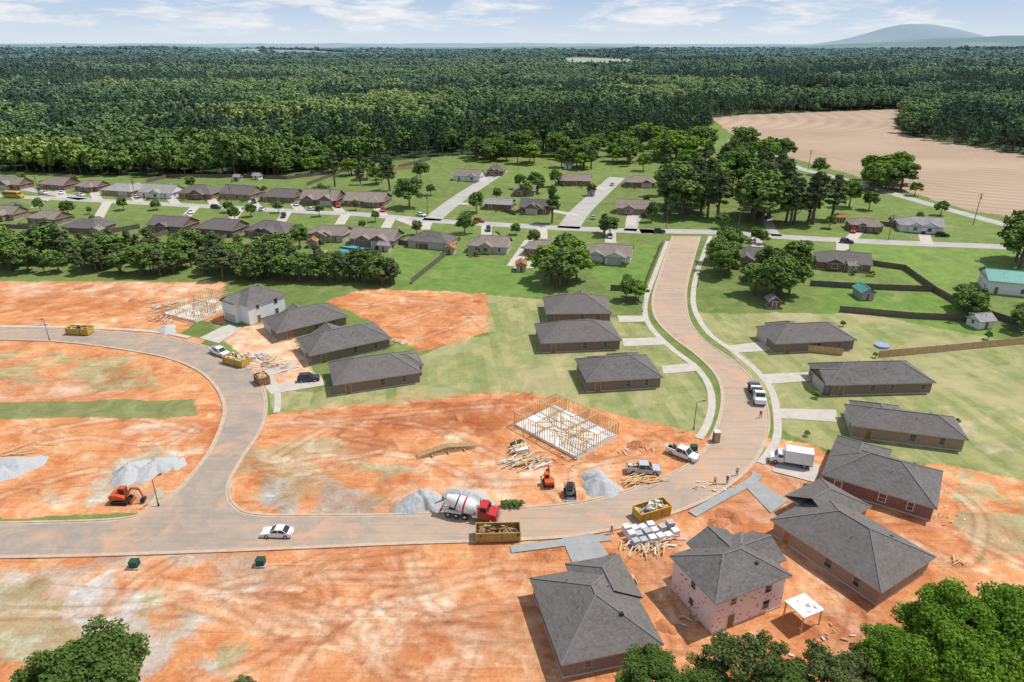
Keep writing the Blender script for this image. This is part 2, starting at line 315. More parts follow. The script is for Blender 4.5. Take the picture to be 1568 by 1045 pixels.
# grass
g=t.mix(t.mr(n2,.35,.7),t.mix(1,C,(.72,.8,.75),'MULTIPLY'),t.mix(1,C,(1.3,1.15,1.15),'MULTIPLY')); g=t.mix(t.mr(n3,.45,.8,0,.5),g,t.mix(1,C,(.55,.66,.5),'MULTIPLY'))
g=t.mix(t.mr(n4,.54,.70,0,.55),g,(.33,.30,.15))
bk=t.n('ShaderNodeTexBrick',{'Vector':t.n('ShaderNodeMapping',{'Vector':pos,'Rotation':(0,0,1.45)}).outputs[0],'Scale':1.,'Color1':(.72,.84,.68,1),'Color2':(1.18,1.1,1.12,1),'Mortar':(1.15,.95,.85,1),'Mortar Size':.08,'Brick Width':14.,'Row Height':2.2}).outputs[0]
g=t.mix(t.math('MULTIPLY',sm,t.mr(n4,.35,.55,.3,1)),g,t.mix(1,g,bk,'MULTIPLY')); g=t.mix(t.math('MULTIPLY',sm,t.mr(n1,.50,.64,0,.7)),g,(.45,.39,.22))
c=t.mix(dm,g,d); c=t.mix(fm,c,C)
finish(t,c,.95,t.math('ADD',n3,n5),.7,.16,spec=.1); me.materials.append(m)
# ------------------------------------------------------------------ roads
m,t=newmat('dusty_asphalt'); pos=t.n('ShaderNodeNewGeometry').outputs['Position']
n1=t.noise(pos,.05,4,.6,1); n2=t.noise(pos,.35,5,.7,.5); n3=t.noise(pos,6,2,.7)
sx=t.n('ShaderNodeSeparateXYZ',{0:pos}).outputs[0]; k=t.math('ADD',t.mr(sx,-50,30,0,.6),t.mr(n1,.35,.65,-.2,.5))
c=t.mix(k,(.30,.265,.225),(.47,.345,.25)); c=t.mix(t.mr(n2,.42,.7,0,.6),c,(.54,.38,.265)); c=t.mix(t.mr(n3,.5,.8,0,.25),c,(.22,.18,.145))
st=t.noise(t.n('ShaderNodeMapping',{'Vector':pos,'Scale':(.06,1.1,1)}).outputs[0],1.,3,.6,.6); c=t.mix(t.mr(st,.5,.65,0,.4),c,(.26,.215,.175))
od=t.noise(pos,.08,4,.7,1.5); c=t.mix(t.mr(od,.52,.66,0,.7),c,(.58,.33,.19))
finish(t,c,.9,n3,.15,.02); asph=m
streetm=pm('old_street_asphalt',(.46,.44,.41),.9,.15,.2,col2=(.36,.345,.32))
def sheet(name,pts,mat,z,parent=None,edge=0):
    mb=MB(); P=[Vector((p[0],p[1],z)) for p in pts]; 
    b=len(mb.v); mb.v=[tuple(p) for p in P]; k=mb.mi(mat)
    for tri in tessellate_polygon([P]):
        a,b2,c2=[P[i] for i in tri]
        if (b2-a).cross(c2-a).z<0: tri=tri[::-1]
        mb.f.append(tuple(tri)); mb.m.append(k)
    if edge:
        n=len(P)
        for i in range(n):
            j=(i+1)%n; mb.poly([P[i],P[j],P[j]-Vector((0,0,edge)),P[i]-Vector((0,0,edge))],mat)
    return mb.obj(name,parent)
def strip(name,line,w,mat,z0,z1=None,parent=None,off=0,mb=None):
    own=mb is None; mb=mb or MB(); n=len(line); L=[];R=[]
    for i,p in enumerate(line):
        a=line[max(i-1,0)];b=line[min(i+1,n-1)]; d=Vector((b[0]-a[0],b[1]-a[1],0)).normalized(); nn=Vector((-d.y,d.x,0)); q=Vector((p[0],p[1],0))
        L.append(q+nn*(off+w/2)); R.append(q+nn*(off-w/2))
    h=Vector((0,0,z0))
    for i in range(n-1):
        mb.poly([R[i]+h,R[i+1]+h,L[i+1]+h,L[i]+h],mat)
        if z1 is not None:
            g=Vector((0,0,z1)); mb.poly([R[i]+g,R[i+1]+g,R[i+1]+h,R[i]+h],mat); mb.poly([L[i+1]+g,L[i]+g,L[i]+h,L[i+1]+h],mat)
    return mb.obj(name,parent) if own else None
CW=lambda L,n=8:catmull([W(*p) for p in L],n)
eT=CW([(352,768),(385,788),(500,790),(640,788),(800,779),(900,768),(990,742),(1050,715),(1078,690),(1097,655),(1106,620),(1104,590),(1092,568),(1066,543),(1035,520),(1012,498),(1001,478),(1001,450),(1012,415),(1030,362)])
eB=CW([(-300,858),(0,853),(150,850),(380,842),(620,832),(800,826),(900,817),(1000,795),(1080,765),(1130,732),(1158,702),(1173,668),(1176,640),(1168,605),(1148,578),(1118,550),(1080,524),(1057,495),(1050,462),(1054,425),(1072,362)])
eR=CW([(-300,500),(0,503),(120,507),(230,514),(300,527),(350,545),(385,567),(404,600),(406,635),(395,665),(370,702),(350,740),(352,768)])
eL=CW([(-300,518),(0,520),(110,525),(200,537),(260,549),(305,568),(333,595),(344,625),(338,655),(322,690),(300,720),(268,755),(228,780),(180,796),(0,802),(-300,806)])
road=eR+eT[1:]+eB[::-1]+eL[::-1]
sheet('asphalt_road',road,asph,.012)
kb=MB()
for e,sgn in ((eT,1),(eB,-1),(eR,1),(eL,-1)): strip('',e,.4,kerbm,.12,0,off=.2*sgn,mb=kb); strip('',e,.35,kerbm,.02,None,off=-.18*sgn,mb=kb)
kb.obj('kerb')
# sidewalks
sw=CW([(1022,370),(1003,420),(990,455),(988,482),(1000,506),(1030,535),(1065,562),(1085,590),(1090,620),(1083,650),(1070,672)]); strip('sidewalk',sw,1.5,concrete,.06,0)
sw=CW([(1088,362),(1070,410),(1062,445),(1064,475),(1085,510),(1125,540),(1160,570),(1182,600),(1190,640),(1188,675),(1165,710)]); strip('sidewalk',sw,1.5,concrete,.06,0)
strip('sidewalk',CW([(-60,499),(120,502),(235,508),(290,517)]),1.3,concrete,.05,0)
strip('sidewalk',CW([(405,560),(424,600),(424,632)]),1.3,concrete,.05,0)
OLDST=[([(-100,297),(60,303),(200,310),(350,318),(480,325),(560,329),(660,338),(760,344),(870,350),(1000,355)],7),([(660,338),(700,306),(768,262)],8),([(870,350),(893,320),(945,272)],9),([(980,354),(1100,356),(1200,363),(1350,371),(1530,378),(1800,390)],7),([(1120,215),(1180,238),(1225,258),(1300,277),(1420,312),(1568,352),(1800,410)],6.5),([(965,354),(972,335),(990,310)],5),([(-80,278),(40,290),(130,305)],6),([(1190,362),(1180,350),(1175,335)],4)]
for L,w in OLDST: strip('street',CW(L),w,streetm,.016)
# driveways, new lots
drv=[[(945,484),(988,484),(990,493),(948,494)],[(952,519),(1015,517),(1022,528),(955,531)],[(1013,561),(1065,556),(1072,568),(1016,573)],[(1112,530),(1165,524),(1188,537),(1122,541)],[(1165,574),(1240,570),(1252,583),(1170,589)],[(1192,626),(1280,628),(1284,647),(1195,641)],[(1182,722),(1200,694),(1255,712),(1250,740)],[(305,518),(350,496),(372,503),(335,526)],[(405,592),(450,584),(497,582),(500,590),(415,604)],[(360,548),(405,538),(412,545),(372,556)],[(395,570),(450,556),(458,562),(402,580)]]
for P in drv: sheet('driveway',[W(*p) for p in P],concrete,.066 if P[0][0]>900 else .056)
sheet('driveway',[W(*p) for p in [(1138,742),(1160,736),(1206,768),(1180,786)]],concreten,.08,edge=.1)
sheet('driveway',[W(*p) for p in [(860,824),(908,818),(932,850),(880,872)]],concreten,.08,edge=.1)
strip('sidewalk',CW([(1060,788),(1100,765),(1150,738),(1160,725)]),1.6,concreten,.09,0)
strip('sidewalk',CW([(782,842),(860,832),(935,823)]),1.5,concreten,.09,0)
# ------------------------------------------------------------------ houses
def roof(mb,cx,cy,L,Dp,z,pitch,e0,e1,ax,rm,wm,oh=.45,capm=None):
    """ridge along u (ax=0:x, 1:y); e0,e1 in hip/gable/open"""
    T=(lambda u,v,zz:(cx+u,cy+v,zz)) if ax==0 else (lambda u,v,zz:(cx-v,cy+u,zz))
    u0=-L/2-(oh if e0!='open' else 0); u1=L/2+(oh if e1!='open' else 0); v=Dp/2+oh; zr=z+v*pitch; th=.2
    r0=u0+(v if e0=='hip' else 0); r1=u1-(v if e1=='hip' else 0)
    if r0>r1: r0=r1=(r0+r1)/2
    A,B,Cc,Dd=T(u0,-v,z),T(u1,-v,z),T(u1,v,z),T(u0,v,z); R0,R1=T(r0,0,zr),T(r1,0,zr)
    mb.poly([A,B,R1,R0],rm); mb.poly([Cc,Dd,R0,R1],rm)
    for e,(p,q,r,s) in ((e0,(Dd,A,R0,-1)),(e1,(B,Cc,R1,1))):
        if e=='hip': mb.poly([p,q,r],rm)
        elif e=='gable':
            uu=(u0+oh) if s<0 else (u1-oh); vv=Dp/2; zz=zr-.12
            P=[T(uu,vv,z),T(uu,-vv,z),T(uu,0,zz-.05)] ; mb.poly(P if s<0 else P[::-1],wm)
    lo=lambda p:(p[0],p[1],p[2]-th)
    for p,q in ((A,B),(B,Cc),(Cc,Dd),(Dd,A)): mb.poly([lo(p),lo(q),q,p],TRIM)
    mb.poly([lo(Dd),lo(Cc),lo(B),lo(A)],TRIM)
    # ridge / hip caps
    up=Vector((0,0,.03)); segs=[(R0,R1)]
    if e0=='hip': segs+=[(A,R0),(Dd,R0)]
    if e1=='hip': segs+=[(B,R1),(Cc,R1)]
    for p,q in segs:
        if (Vector(p)-Vector(q)).length>.5: mb.beam(Vector(p)+up,Vector(q)+up,.28,.04,rm if rm is not rfG else CAP)
    return zr
TRIM=pm('roof_trim',(.40,.37,.33),.6,.1,2); CAP=pm('ridge_cap',(.18,.168,.162),.9,.2,4)
def window(mb,p,n,w,h,trim):
    """p centre on wall, n outward dir"""
    n=Vector(n); t=Vector((-n.y,n.x,0)); rz=math.atan2(t.y,t.x)
    mb.box(Vector(p)+n*.03,(w+.2,.06,h+.2),trim,rz); mb.box(Vector(p)+n*.045,(w,.06,h),glass,rz); mb.box(Vector(p)+n*.055,(w,.06,.05),trim,rz)
def house(name,loc,rz,w,d,h=2.75,wm=brB,rm=rfG,pitch=.5,ends=('hip','hip'),wings=(),garage=None,storeys=1,trim=None,wins=True,door='F',simple=False):
    trim=trim or (tanT if wm in (brB,brT) and rm is rfG else paintW)
    e=empty(name,loc,rz); wb=MB(); rb=MB(); ob=MB()
    wb.box((0,0,.1),(w+.1,d+.1,.25),concrete); wb.box((0,0,(h)/2+.1),(w,d,h-.2),wm)
    ax=0 if w>=d else 1; L,Dp=(w,d) if ax==0 else (d,w)
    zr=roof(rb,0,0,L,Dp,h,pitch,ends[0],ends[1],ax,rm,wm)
    occ={'F':[],'B':[],'L':[],'R':[]}; dirs={'F':(0,-1),'B':(0,1),'L':(-1,0),'R':(1,0)}
    for (side,pos,ww,pr,ty) in wings:
        dx,dy=dirs[side]; half=(d if dy else w)/2; inn=half*.95; Ln=inn+pr
        if dy: cxy=(pos,dy*(half+pr-Ln/2)); wb.box((pos,dy*(half+pr/2),h/2+.1),(ww,pr-.006,h-.2),wm); ob_=(pos,dy*(half+pr))
        else: cxy=(dx*(half+pr-Ln/2),pos); wb.box((dx*(half+pr/2),pos,h/2+.1),(pr-.006,ww,h-.2),wm); ob_=(dx*(half+pr),pos)
        sgn=dx+dy; en=('open',ty) if sgn>0 else (ty,'open')
        roof(rb,cxy[0],cxy[1],Ln,ww,h+.01,pitch,en[0],en[1],1 if dy else 0,rm,wm)
        occ[side].append((pos-ww/2-.4,pos+ww/2+.4)); 
        window(ob,(ob_[0],ob_[1],1.6),(dx,dy,0),1.6,1.3,trim) if (garage!=side) else None
    # garage
    if garage:
        dx,dy=dirs[garage]; half=(d if dy else w)/2; o=0; pos=(w if dy else d)*.22
        ow=[x for x in wings if x[0]==garage]
        if ow: pos=ow[0][1]; half+=ow[0][3]
        p=(pos,dy*half) if dy else (dx*half,pos)
        ob.box((p[0]+dx*.02,p[1]+dy*.02,1.25),(5.1,.08,2.5) if dy else (.08,5.1,2.5),trim)
        ob.box((p[0]+dx*.035,p[1]+dy*.035,1.2),(4.8,.08,2.3) if dy else (.08,4.8,2.3),pm('garage_door',(.5,.48,.45),.5,.1,2))
        for k in range(1,4): ob.box((p[0]+dx*.045,p[1]+dy*.045,.05+k*.58),(4.8,.08,.03) if dy else (.08,4.8,.03),woodold)
        occ[garage].append((pos-3.2,pos+3.2))
    for side in 'FBLR':
        dx,dy=dirs[side]; ln=(w if dy else d); half=(d if dy else w)/2; n=max(1,int(ln/5.2)); first=True
        for i in range(n):
            q=-ln/2+(i+.5)*ln/n+(.9 if i%2 else -.4)*(ln>12)
            if any(a<q<b for a,b in occ[side]): continue
            for s in range(storeys):
                zc=1.55+s*2.75
                p=(q,dy*half) if dy else (dx*half,q)
                if s==0 and first and side==door: 
                    ob.box((p[0]+dx*.03,p[1]+dy*.03,1.15),(1.3,.08,2.2) if dy else (.08,1.3,2.2),trim); ob.box((p[0]+dx*.045,p[1]+dy*.045,1.1),(1.,.08,2.05) if dy else (.08,1.,2.05),brownp)
                else: window(ob,(p[0],p[1],zc),(dx,dy,0),1.0 if i%2 else .8,1.35 if i%3 else 1.0,trim)
            first=False
    wb.obj('walls',e)
    for k in range(4):
        u=(k-1.5)*w*.17; v_=d*.2*(1 if k%2 else -1); zz=h+(d/2+.45-abs(v_))*pitch if ax==0 else h+(w/2+.45-abs(u))*pitch
        if k<3: rb.cyl((u,v_,zz-.2),(u,v_,zz+.4),.07,.07,metalg,6)
        else: rb.box((u,v_,zz+.05),(.4,.4,.3),blackm)
    rb.obj('roof',e); ob.obj('windows_and_doors',e); return e
def house3(name,bl,fl,fr,h=2.75,br=None,wt=.8,**k):
    b,f,r=W(*bl,h),W(*fl,h),W(*fr,h); dx=(r-f); w=dx.length; dx.normalize()
    if br:
        q=W(*br,h)-r; d2=Vector((q.y,-q.x,0)).normalized(); dx=(dx+d2*wt).normalized()
    nn=Vector((-dx.y,dx.x,0)); d=abs((b-f).dot(nn)) if not br else abs((W(*br,h)-r).dot(nn))
    c=(f+r)/2+nn*d/2; w-=.9; d-=.9; return house(name,(c.x,c.y,0),math.atan2(dx.y,dx.x),w,d,h,**k)
bh='brick_house'
house3(bh,(496,556),(510,590),(646,570),wm=brB,garage='L',wings=[('R',1,6,1.2,'hip')])
house3(bh,(452,519),(474,545),(600,518),wm=brB,garage='L',wings=[('B',-2,7,1.5,'gable')])
house3(bh,(400,488),(424,510),(533,484),wm=brB,garage='L',wings=[('B',0,6,1.5,'gable')])
house3('two_storey_white_house',(323,462),(378,470),(438,450),h=5.5,wm=sdW,storeys=2,garage='L',wings=[('L',1.5,6,1.2,'gable')])
house3(bh,(840,455),(836,481),(938,480),wm=brB,garage='R',wings=[('B',2,6,1,'gable')])
house3(bh,(822,496),(828,526),(953,521),wm=brB,garage='R',wings=[('B',3,6,1.2,'hip')])
house3(bh,(888,549),(898,585),(1016,578),wm=brB,garage='R',wings=[('B',3,6.5,1.5,'hip'),('B',-3,4,.6,'hip')])
house3(bh,(1158,500),(1188,527),(1313,521),wm=brB,garage='L',wings=[('B',-3,7,2,'hip')])
house3(bh,(1240,556),(1272,590),(1434,586),wm=brB,garage='L',wings=[('L',-1.5,6.5,1.,'gable')])
house3(bh,(1286,618),(1305,652),(1484,674),wm=brT,garage='L',wings=[('B',-4,8,2.,'hip')])
house3(bh,(1283,684),(1257,728),(1436,778),br=(1452,722),wm=brR,garage='L',wings=[('B',-4,8,2.5,'hip')])
house3(bh,(1232,752),(1172,800),(1358,902),br=(1465,862),wm=brT,garage='L',wings=[('B',-7,8,3.,'hip')])
house3(bh,(926,868),(817,884),(852,1020),br=(1003,975),wm=brB,garage=None,wings=[('L',3,7,1.5,'hip')])
house3('two_storey_house_under_construction',(1130,812),(1018,854),(1104,922),br=(1236,892),wt=1.2,h=5.5,wm=pinkw,storeys=2,wings=[('B',-1.,5.5,1.5,'gable'),('L',1.,6,1.2,'gable')],door='R',trim=pm('window_vinyl',(.6,.6,.6),.5,.1,2))
pb=MB()
pb.box((0,0,2.7),(3.6,3.2,.12),palep,ry=.06)
for i in range(14): pb.box((random.uniform(-1.5,1.5),random.uniform(-1.3,1.3),2.78),(.5,.12,.05),tanm,random.random()*3,ry=.06)
for a in (-1.6,1.6):
    for b in (-1.4,1.4): pb.box((a,b,1.32),(.14,.14,2.64),wood)
o=pb.obj('porch_roof'); o.location=W(1226,952); o.rotation_euler=(0,0,.45)
# older neighbourhood
old=[(22,276,45),(90,276,52),(140,279,42),(190,285,58),(248,288,58),(308,289,58),(370,290,56),(432,294,60),(495,298,62),(563,300,66),
(12,320,48),(75,327,55),(135,340,66),(265,337,66),(340,342,70),(417,345,74),(505,350,66),(577,357,74),(662,361,68),(750,368,64),(833,373,58),(930,380,78),
(718,264,44),(760,256,26),(765,306,44),(880,270,52),(822,311,50),(972,312,56),(980,273,48),(1043,210,32),(1250,286,44),(1324,337,48),(1408,338,62),(1160,388,84),(1290,392,78),(755,214,44),(815,214,30),(805,285,34),(15,315,30),(1325,142,30),(1350,141,22),(1180,140,20),(1215,139,20),(895,101,20),(1250,141,18),(920,98,18),(945,99,20),(15,124,20)]
rr=random.Random(3); OH=[]
for i,(x,y,wp) in enumerate(old):
    z=zdepth(y,3); w=wp*z/FL*.93; c=W(x,y+3,3); d=min(max(w*.62,8),13)
    wm=rr.choice([brR,brR,brB,brT,brT,sdW,sdT]); rm=rr.choice([rfB,rfB,rfG,rfL,rfB])
    if x>1100 and 380<y<400: rm=rfG
    wings=[(rr.choice('FB'),rr.uniform(-w*.25,w*.25),min(6.5,w*.4),rr.uniform(1,2.5),rr.choice(['gable','hip','gable']))]
    if rr.random()<.5: wings.append(('F',-wings[0][1],min(5,w*.3),.9,'gable'))
    OH.append((c,w,d)); house('brick_house' if wm in (brR,brB,brT) else 'siding_house',(c.x,c.y,0),math.radians(-13+rr.uniform(-4,4)),w,d,2.7,wm=wm,rm=rm,pitch=rr.uniform(.42,.62),ends=rr.choice([('hip','hip'),('gable','gable'),('hip','gable')]),wings=wings,garage='F' if rr.random()<.3 else None)
house('green_roof_barn',tuple(W(1550,445)),math.radians(-20),16,11,4,wm=sdW,rm=rfGreen,pitch=.35,ends=('gable','gable'))
def shed(name,px,w,d,wm,rm,rz=0): return house(name,tuple(W(*px)),rz,w,d,2.3,wm=wm,rm=rm,pitch=.6,ends=('gable','gable'))
rust=pm('rust_roof',(.4,.16,.06),.8)
shed('garden_shed',(798,414),3,4,sdT,rust); shed('garden_shed',(1321,455),3.6,5.5,sdG,rfGreen); shed('garden_shed',(1182,470),2.8,3,sdP,rfB); shed('garden_shed',(1499,500),4.5,4,sdW,rfL,.2); shed('garden_shed',(1302,415),3,3,sdT,rfB)
for p_ in [(365,277),(548,268),(235,378),(300,372),(480,378),(690,388),(590,384),(395,275),(640,262),(870,258),(1370,345),(1285,340),(905,300),(150,360)]: shed('garden_shed',p_,rr.uniform(2.5,4),rr.uniform(2.5,4),rr.choice([sdT,sdW,sdG,brR]),rr.choice([rfB,rust,rfL]),rr.uniform(-.4,.1))
# driveways in old area
dl=[((90,284),(95,304)),((140,286),(150,307)),((200,292),(214,310)),((255,296),(270,313)),((318,297),(330,316)),((380,298),(395,320)),((445,303),(460,323)),((508,307),(522,326)),((570,309),(588,331)),((150,335),(165,309)),((285,332),(300,316)),((355,336),(368,320)),((430,340),(440,324)),((520,344),(530,328)),((590,350),(600,333)),((650,352),(655,340)),((745,360),(745,345)),((830,366),(830,349)),((935,372),(935,354)),((785,408),(812,368)),((725,272),(745,276)),((885,278),(925,290)),((815,318),(885,330)),((760,313),(700,312)),((1325,344),(1300,369)),((1410,345),(1420,374)),((1290,384),(1290,369)),((1160,380),(1160,361)),((1250,292),(1268,270)),((55,318),(70,304)),((970,320),(965,345)),((640,346),(610,335))]
for a,b in dl: strip('driveway',[W(*a),W(*b)],4.2,concrete,.03)
sheet('driveway',[W(*p) for p in [(785,412),(800,400),(835,402),(833,410)]],concrete,.034)
# ------------------------------------------------------------------ fences
def fence(pts,mat=woodold,h=1.8,name='wooden_fence'):
    P=[W(*p) for p in pts]; mb=MB()
    for a,b in zip(P[:-1],P[1:]):
        d=b-a; L=d.length; n=max(1,int(L/2.4)); u=d/n; rz=math.atan2(d.y,d.x)
        for i in range(n):
            p=a+u*i; hh=h+random.uniform(-.05,.05); mb.box(p+u/2+Vector((0,0,hh/2)),(u.length-.12,.05,hh),mat,rz); mb.box(p+Vector((0,0,h/2+.05)),(.12,.12,h+.1),mat,rz)
    mb.obj(name)
for F in [[(630,435),(700,378)],[(218,372),(258,358)],[(218,385),(300,392),(352,362)],[(400,392),(470,365),(520,358)],[(520,385),(560,390),(610,372)],[(285,375),(325,352)],[(600,408),(520,398),(400,395),(230,385)],[(0,350),(90,352)],[(140,362),(215,350)],[(600,372),(650,382),(690,378)],[(1240,438),(1320,443),(1430,447),(1385,414),(1330,406)],[(1290,410),(1245,405)],[(640,272),(600,300)],[(470,285),(520,266)],[(355,280),(400,262)],[(935,445),(985,447),(1015,372)],[(1285,478),(1395,488),(1480,492)],[(1430,447),(1470,470),(1560,500)],[(760,320),(790,330)],[(1380,350),(1345,345)],[(660,245),(610,258)],[(540,262),(440,275),(350,272),(250,272)],[(60,283),(110,272)],[(225,280),(260,272)],[(720,395),(760,378)]]: fence(F)
fence([(1205,536),(1290,545)],woodtan); fence([(1345,548),(1390,544),(1568,527),(1700,515)],woodtan); fence([(1300,403),(1330,408)],woodtan); fence([(545,275),(600,262),(640,258)],woodtan)
# pools
pb=MB(); pb.cyl((0,0,0),(0,0,1.2),3.8,3.8,paintW,28,False); pb.cyl((0,0,0),(0,0,1.05),3.7,3.7,poolb,28)
for i in range(14): a=i*math.tau/14; pb.box((3.85*math.cos(a),3.85*math.sin(a),.62),(.12,.12,1.3),metalg,a)
pb.box((5.,0,.5),(2,2,1),wood); o=pb.obj('above_ground_pool'); o.location=W(536,386)
pb=MB(); pb.box((0,0,.04),(11,7,.08),concrete); pb.box((0,0,.05),(8,4,.1),poolb); o=pb.obj('swimming_pool'); o.location=W(556,379); o.rotation_euler=(0,0,-.2)
pb=MB(); 
for s in (-1,1): pb.beam((-2,s,0),(-2,0,2.5),.12,.12,wood); pb.beam((2,s,0),(2,0,2.5),.12,.12,wood)
pb.beam((-2.2,0,2.5),(2.2,0,2.5),.14,.14,wood); pb.box((1.,0,.6),(.5,.3,.05),blackm); pb.cyl((.8,0,.6),(.8,0,2.5),.02,.02,metalg,4); pb.cyl((1.2,0,.6),(1.2,0,2.5),.02,.02,metalg,4)
pb.box((-3,0,1.2),(1.4,1.4,.1),wood); pb.beam((-3.6,0,1.2),(-5.6,0,.1),.6,.06,poolb)
o=pb.obj('swing_set'); o.location=W(512,390)
pb=MB(); pb.cyl((0,0,0),(0,0,.5),1.6,1.6,pm('tramp',(.3,.35,.6),.6),24); o=pb.obj('kiddie_pool'); o.location=W(1350,531)
# ------------------------------------------------------------------ vehicles
def wheels(mb,xs,r,y,w=.24):
    for x in xs:
        for s in (-1,1): mb.cyl((x,s*(y-w/2),r),(x,s*(y+w/2),r),r,r,rubber,14); mb.cyl((x,s*(y+w/2-.01),r),(x,s*(y+w/2+.015),r),r*.55,r*.5,chrome,10)
def sedan(paint,suv=False):
    mb=MB(); k=.22 if suv else 0; L=2.35
    mb.prof([(-L,.35),(-L,.80+k),(-1.75,.92+k),(1.0,.92+k),(2.1,.76+k),(L,.62+k),(L,.32),(1.8,.25),(-1.9,.25)],-.9,.9,paint,(.75,.05))
    rx0=-2.1 if suv else -1.75; tx0=-1.9 if suv else -1.05
    gh=[(rx0,.90+k),(tx0,1.42+k*1.6),(.15,1.42+k*1.6),(1.0,.90+k)]
    mb.prof(gh,-.84,.84,carglass,(1.,.16))
    mb.prof([(tx0-.05,1.405+k*1.6),(tx0+.05,1.45+k*1.6),(.1,1.45+k*1.6),(.2,1.405+k*1.6)],-.72,.72,paint)
    for x0,x1 in ((rx0+.02,tx0+.02),(1.,.17),(-.35,-.35)):
        for s in (-1,1): mb.beam((x0,s*.855,.9+k),(x1,s*.715,1.43+k*1.6),.07,.05,paint)
    wheels(mb,(-1.45,1.42),.33,.8)
    for s in (-1,1): mb.box((L-.04,s*.65,.62+k*.8),(.12,.4,.14),paintW); mb.box((-L+.02,s*.65,.74+k*.8),(.08,.4,.15),redp); mb.box((.75,s*1.0,.98+k),(.15,.2,.14),paint)
    mb.box((L,0,.38),(.08,1.3,.14),blackm)
    return mb
def pickup(paint,load=None):
    mb=MB(); mb.prof([(-2.9,.45),(-2.9,1.12),(-1.0,1.12),(1.5,1.12),(2.75,1.0),(2.9,.8),(2.9,.42),(2.5,.35),(-2.6,.38)],-.98,.98,paint,(.95,.03))
    mb.prof([(-.95,1.1),(-.85,1.85),(.75,1.85),(1.5,1.1)],-.9,.9,carglass,(1.3,.14)); mb.prof([(-.9,1.83),(-.8,1.9),(.7,1.9),(.8,1.83)],-.79,.79,paint)
    for x0,x1 in ((-.93,-.83),(1.48,.76),(.3,.3)):
        for s in (-1,1): mb.beam((x0,s*.91,1.1),(x1,s*.79,1.86),.09,.06,paint)
    mb.box((-1.95,0,1.124),(1.75,1.55,.012),blackm)
    for s in (-1,1): mb.box((-1.95,s*.86,1.2),(1.9,.14,.18),paint)
    mb.box((-2.83,0,1.2),(.12,1.7,.18),paint); wheels(mb,(-1.85,1.85),.4,.86,.28)
    for s in (-1,1): mb.box((2.87,s*.75,.85),(.1,.35,.22),chrome); mb.box((1.3,s*1.1,1.25),(.15,.25,.2),blackm)
    mb.box((2.92,0,.62),(.1,1.9,.2),chrome)
    if load: 
        for i in range(12): mb.box((-1.9+random.uniform(-.7,.7),random.uniform(-.6,.6),1.3+random.uniform(0,.2)),(random.uniform(.2,.8),random.uniform(.1,.5),.25),random.choice(load),random.random())
    return mb
silver=pm('silver_paint',(.5,.51,.53),.35,.05,2,metal=.1,spec=.5); darkp=pm('dark_blue_paint',(.03,.04,.07),.3,.1,2,spec=.6)
place(sedan(paintW).obj('parked_car',bevel=.04),(450,820),(401,819),.012)
place(sedan(darkp,True).obj('parked_suv',bevel=.04),(455,585),(491,582),.06)
place(pickup(paintW,[tanm,blackm]).obj('pickup_truck',bevel=.04),(1022,690),(1068,708),.0)
place(pickup(silver,[tanm,wood,palep]).obj('pickup_truck',bevel=.04),(960,722),(1010,724),.0)
place(pickup(paintW).obj('pickup_truck',bevel=.04),(324,538),(350,548),.012)
cars=[((190,298),(210,299)),((320,319),(342,320)),((395,326),(408,318)),((300,300),(302,306)),((470,322),(485,323)),((1433,362),(1452,363)),((1180,300),(1195,301)),((1000,357),(1018,357)),((905,340),(912,330)),((725,340),(742,341)),((120,300),(128,301)),((830,312),(835,318)),((640,330),(650,332)),((1290,372),(1302,373)),((935,288),(940,280)),((585,321),(588,327)),((60,297),(72,298)),((1412,352),(1414,362)),((208,300),(212,306)),((387,308),(391,314)),((452,312),(456,318)),((515,314),(519,321)),((290,324),(294,330)),((436,330),(433,336)),((93,294),(95,300)),((748,350),(748,357)),((933,360),(935,368)),((1310,352),(1304,360))]
cp=[paintW,darkp,silver,redp,paintW,blackm]
cm=[]
for i in range(6):
    cm.append(sedan(cp[i],i%2==1))
for i,(a,b) in enumerate(cars): place(cm[i%6].obj('parked_car'),a,b,.04)
# mixer truck
mb=MB(); 
for s in (-1,1): mb.beam((-4.2,s*.45,.95),(3.8,s*.45,.95),.12,.28,paintW)
mb.prof([(2.2,.7),(2.2,2.7),(2.35,2.85),(3.5,2.85),(3.75,2.0),(3.8,1.9),(5.0,1.7),(5.15,.7)],-1.15,1.15,redp,(1.95,.08))
mb.box((3.66,0,2.38),(.1,1.9,.62),carglass,ry=-.28)
for s in (-1,1): mb.box((2.95,s*1.115,2.3),(.85,.06,.6),carglass); mb.cyl((2.0,s*.95,.9),(2.0,s*.95,3.2),.09,.09,chrome,8); mb.box((4.4,s*1.12,.95),(1.2,.25,.25),redp); mb.box((3.7,s*1.4,2.2),(.1,.2,.5),chrome); mb.cyl((1.2,s*.9,.85),(2.1,s*.9,.85),.32,.32,chrome,10)
mb.box((5.2,0,.75),(.2,2.2,.35),chrome); mb.box((5.16,0,1.3),(.06,1.1,.7),chrome)
dr=pm('mixer_drum_paint',(.72,.72,.72),.45,.1,2)
dp=[(1.7,1.75,.65),(1.2,1.85,1.05),(.4,2.0,1.25),(-.6,2.2,1.25),(-1.6,2.5,1.1),(-2.6,2.85,.75),(-3.2,3.1,.55)]
for (x0,z0,r0),(x1,z1,r1) in zip(dp[:-1],dp[1:]): mb.cyl((x0,0,z0),(x1,0,z1),r0,r1,dr,22,True)
mb.cyl((-.05,0,2.08),(-.35,0,2.14),1.27,1.275,redp,22); mb.cyl((-1.3,0,2.41),(-1.5,0,2.47),1.17,1.14,blackm,22)
for s in (-1,1): mb.beam((-2.9,s*.5,1.),(-2.9,s*.4,2.6),.12,.12,paintW); mb.beam((-3.9,s*.5,1.),(-3.2,s*.4,2.6),.1,.1,paintW)
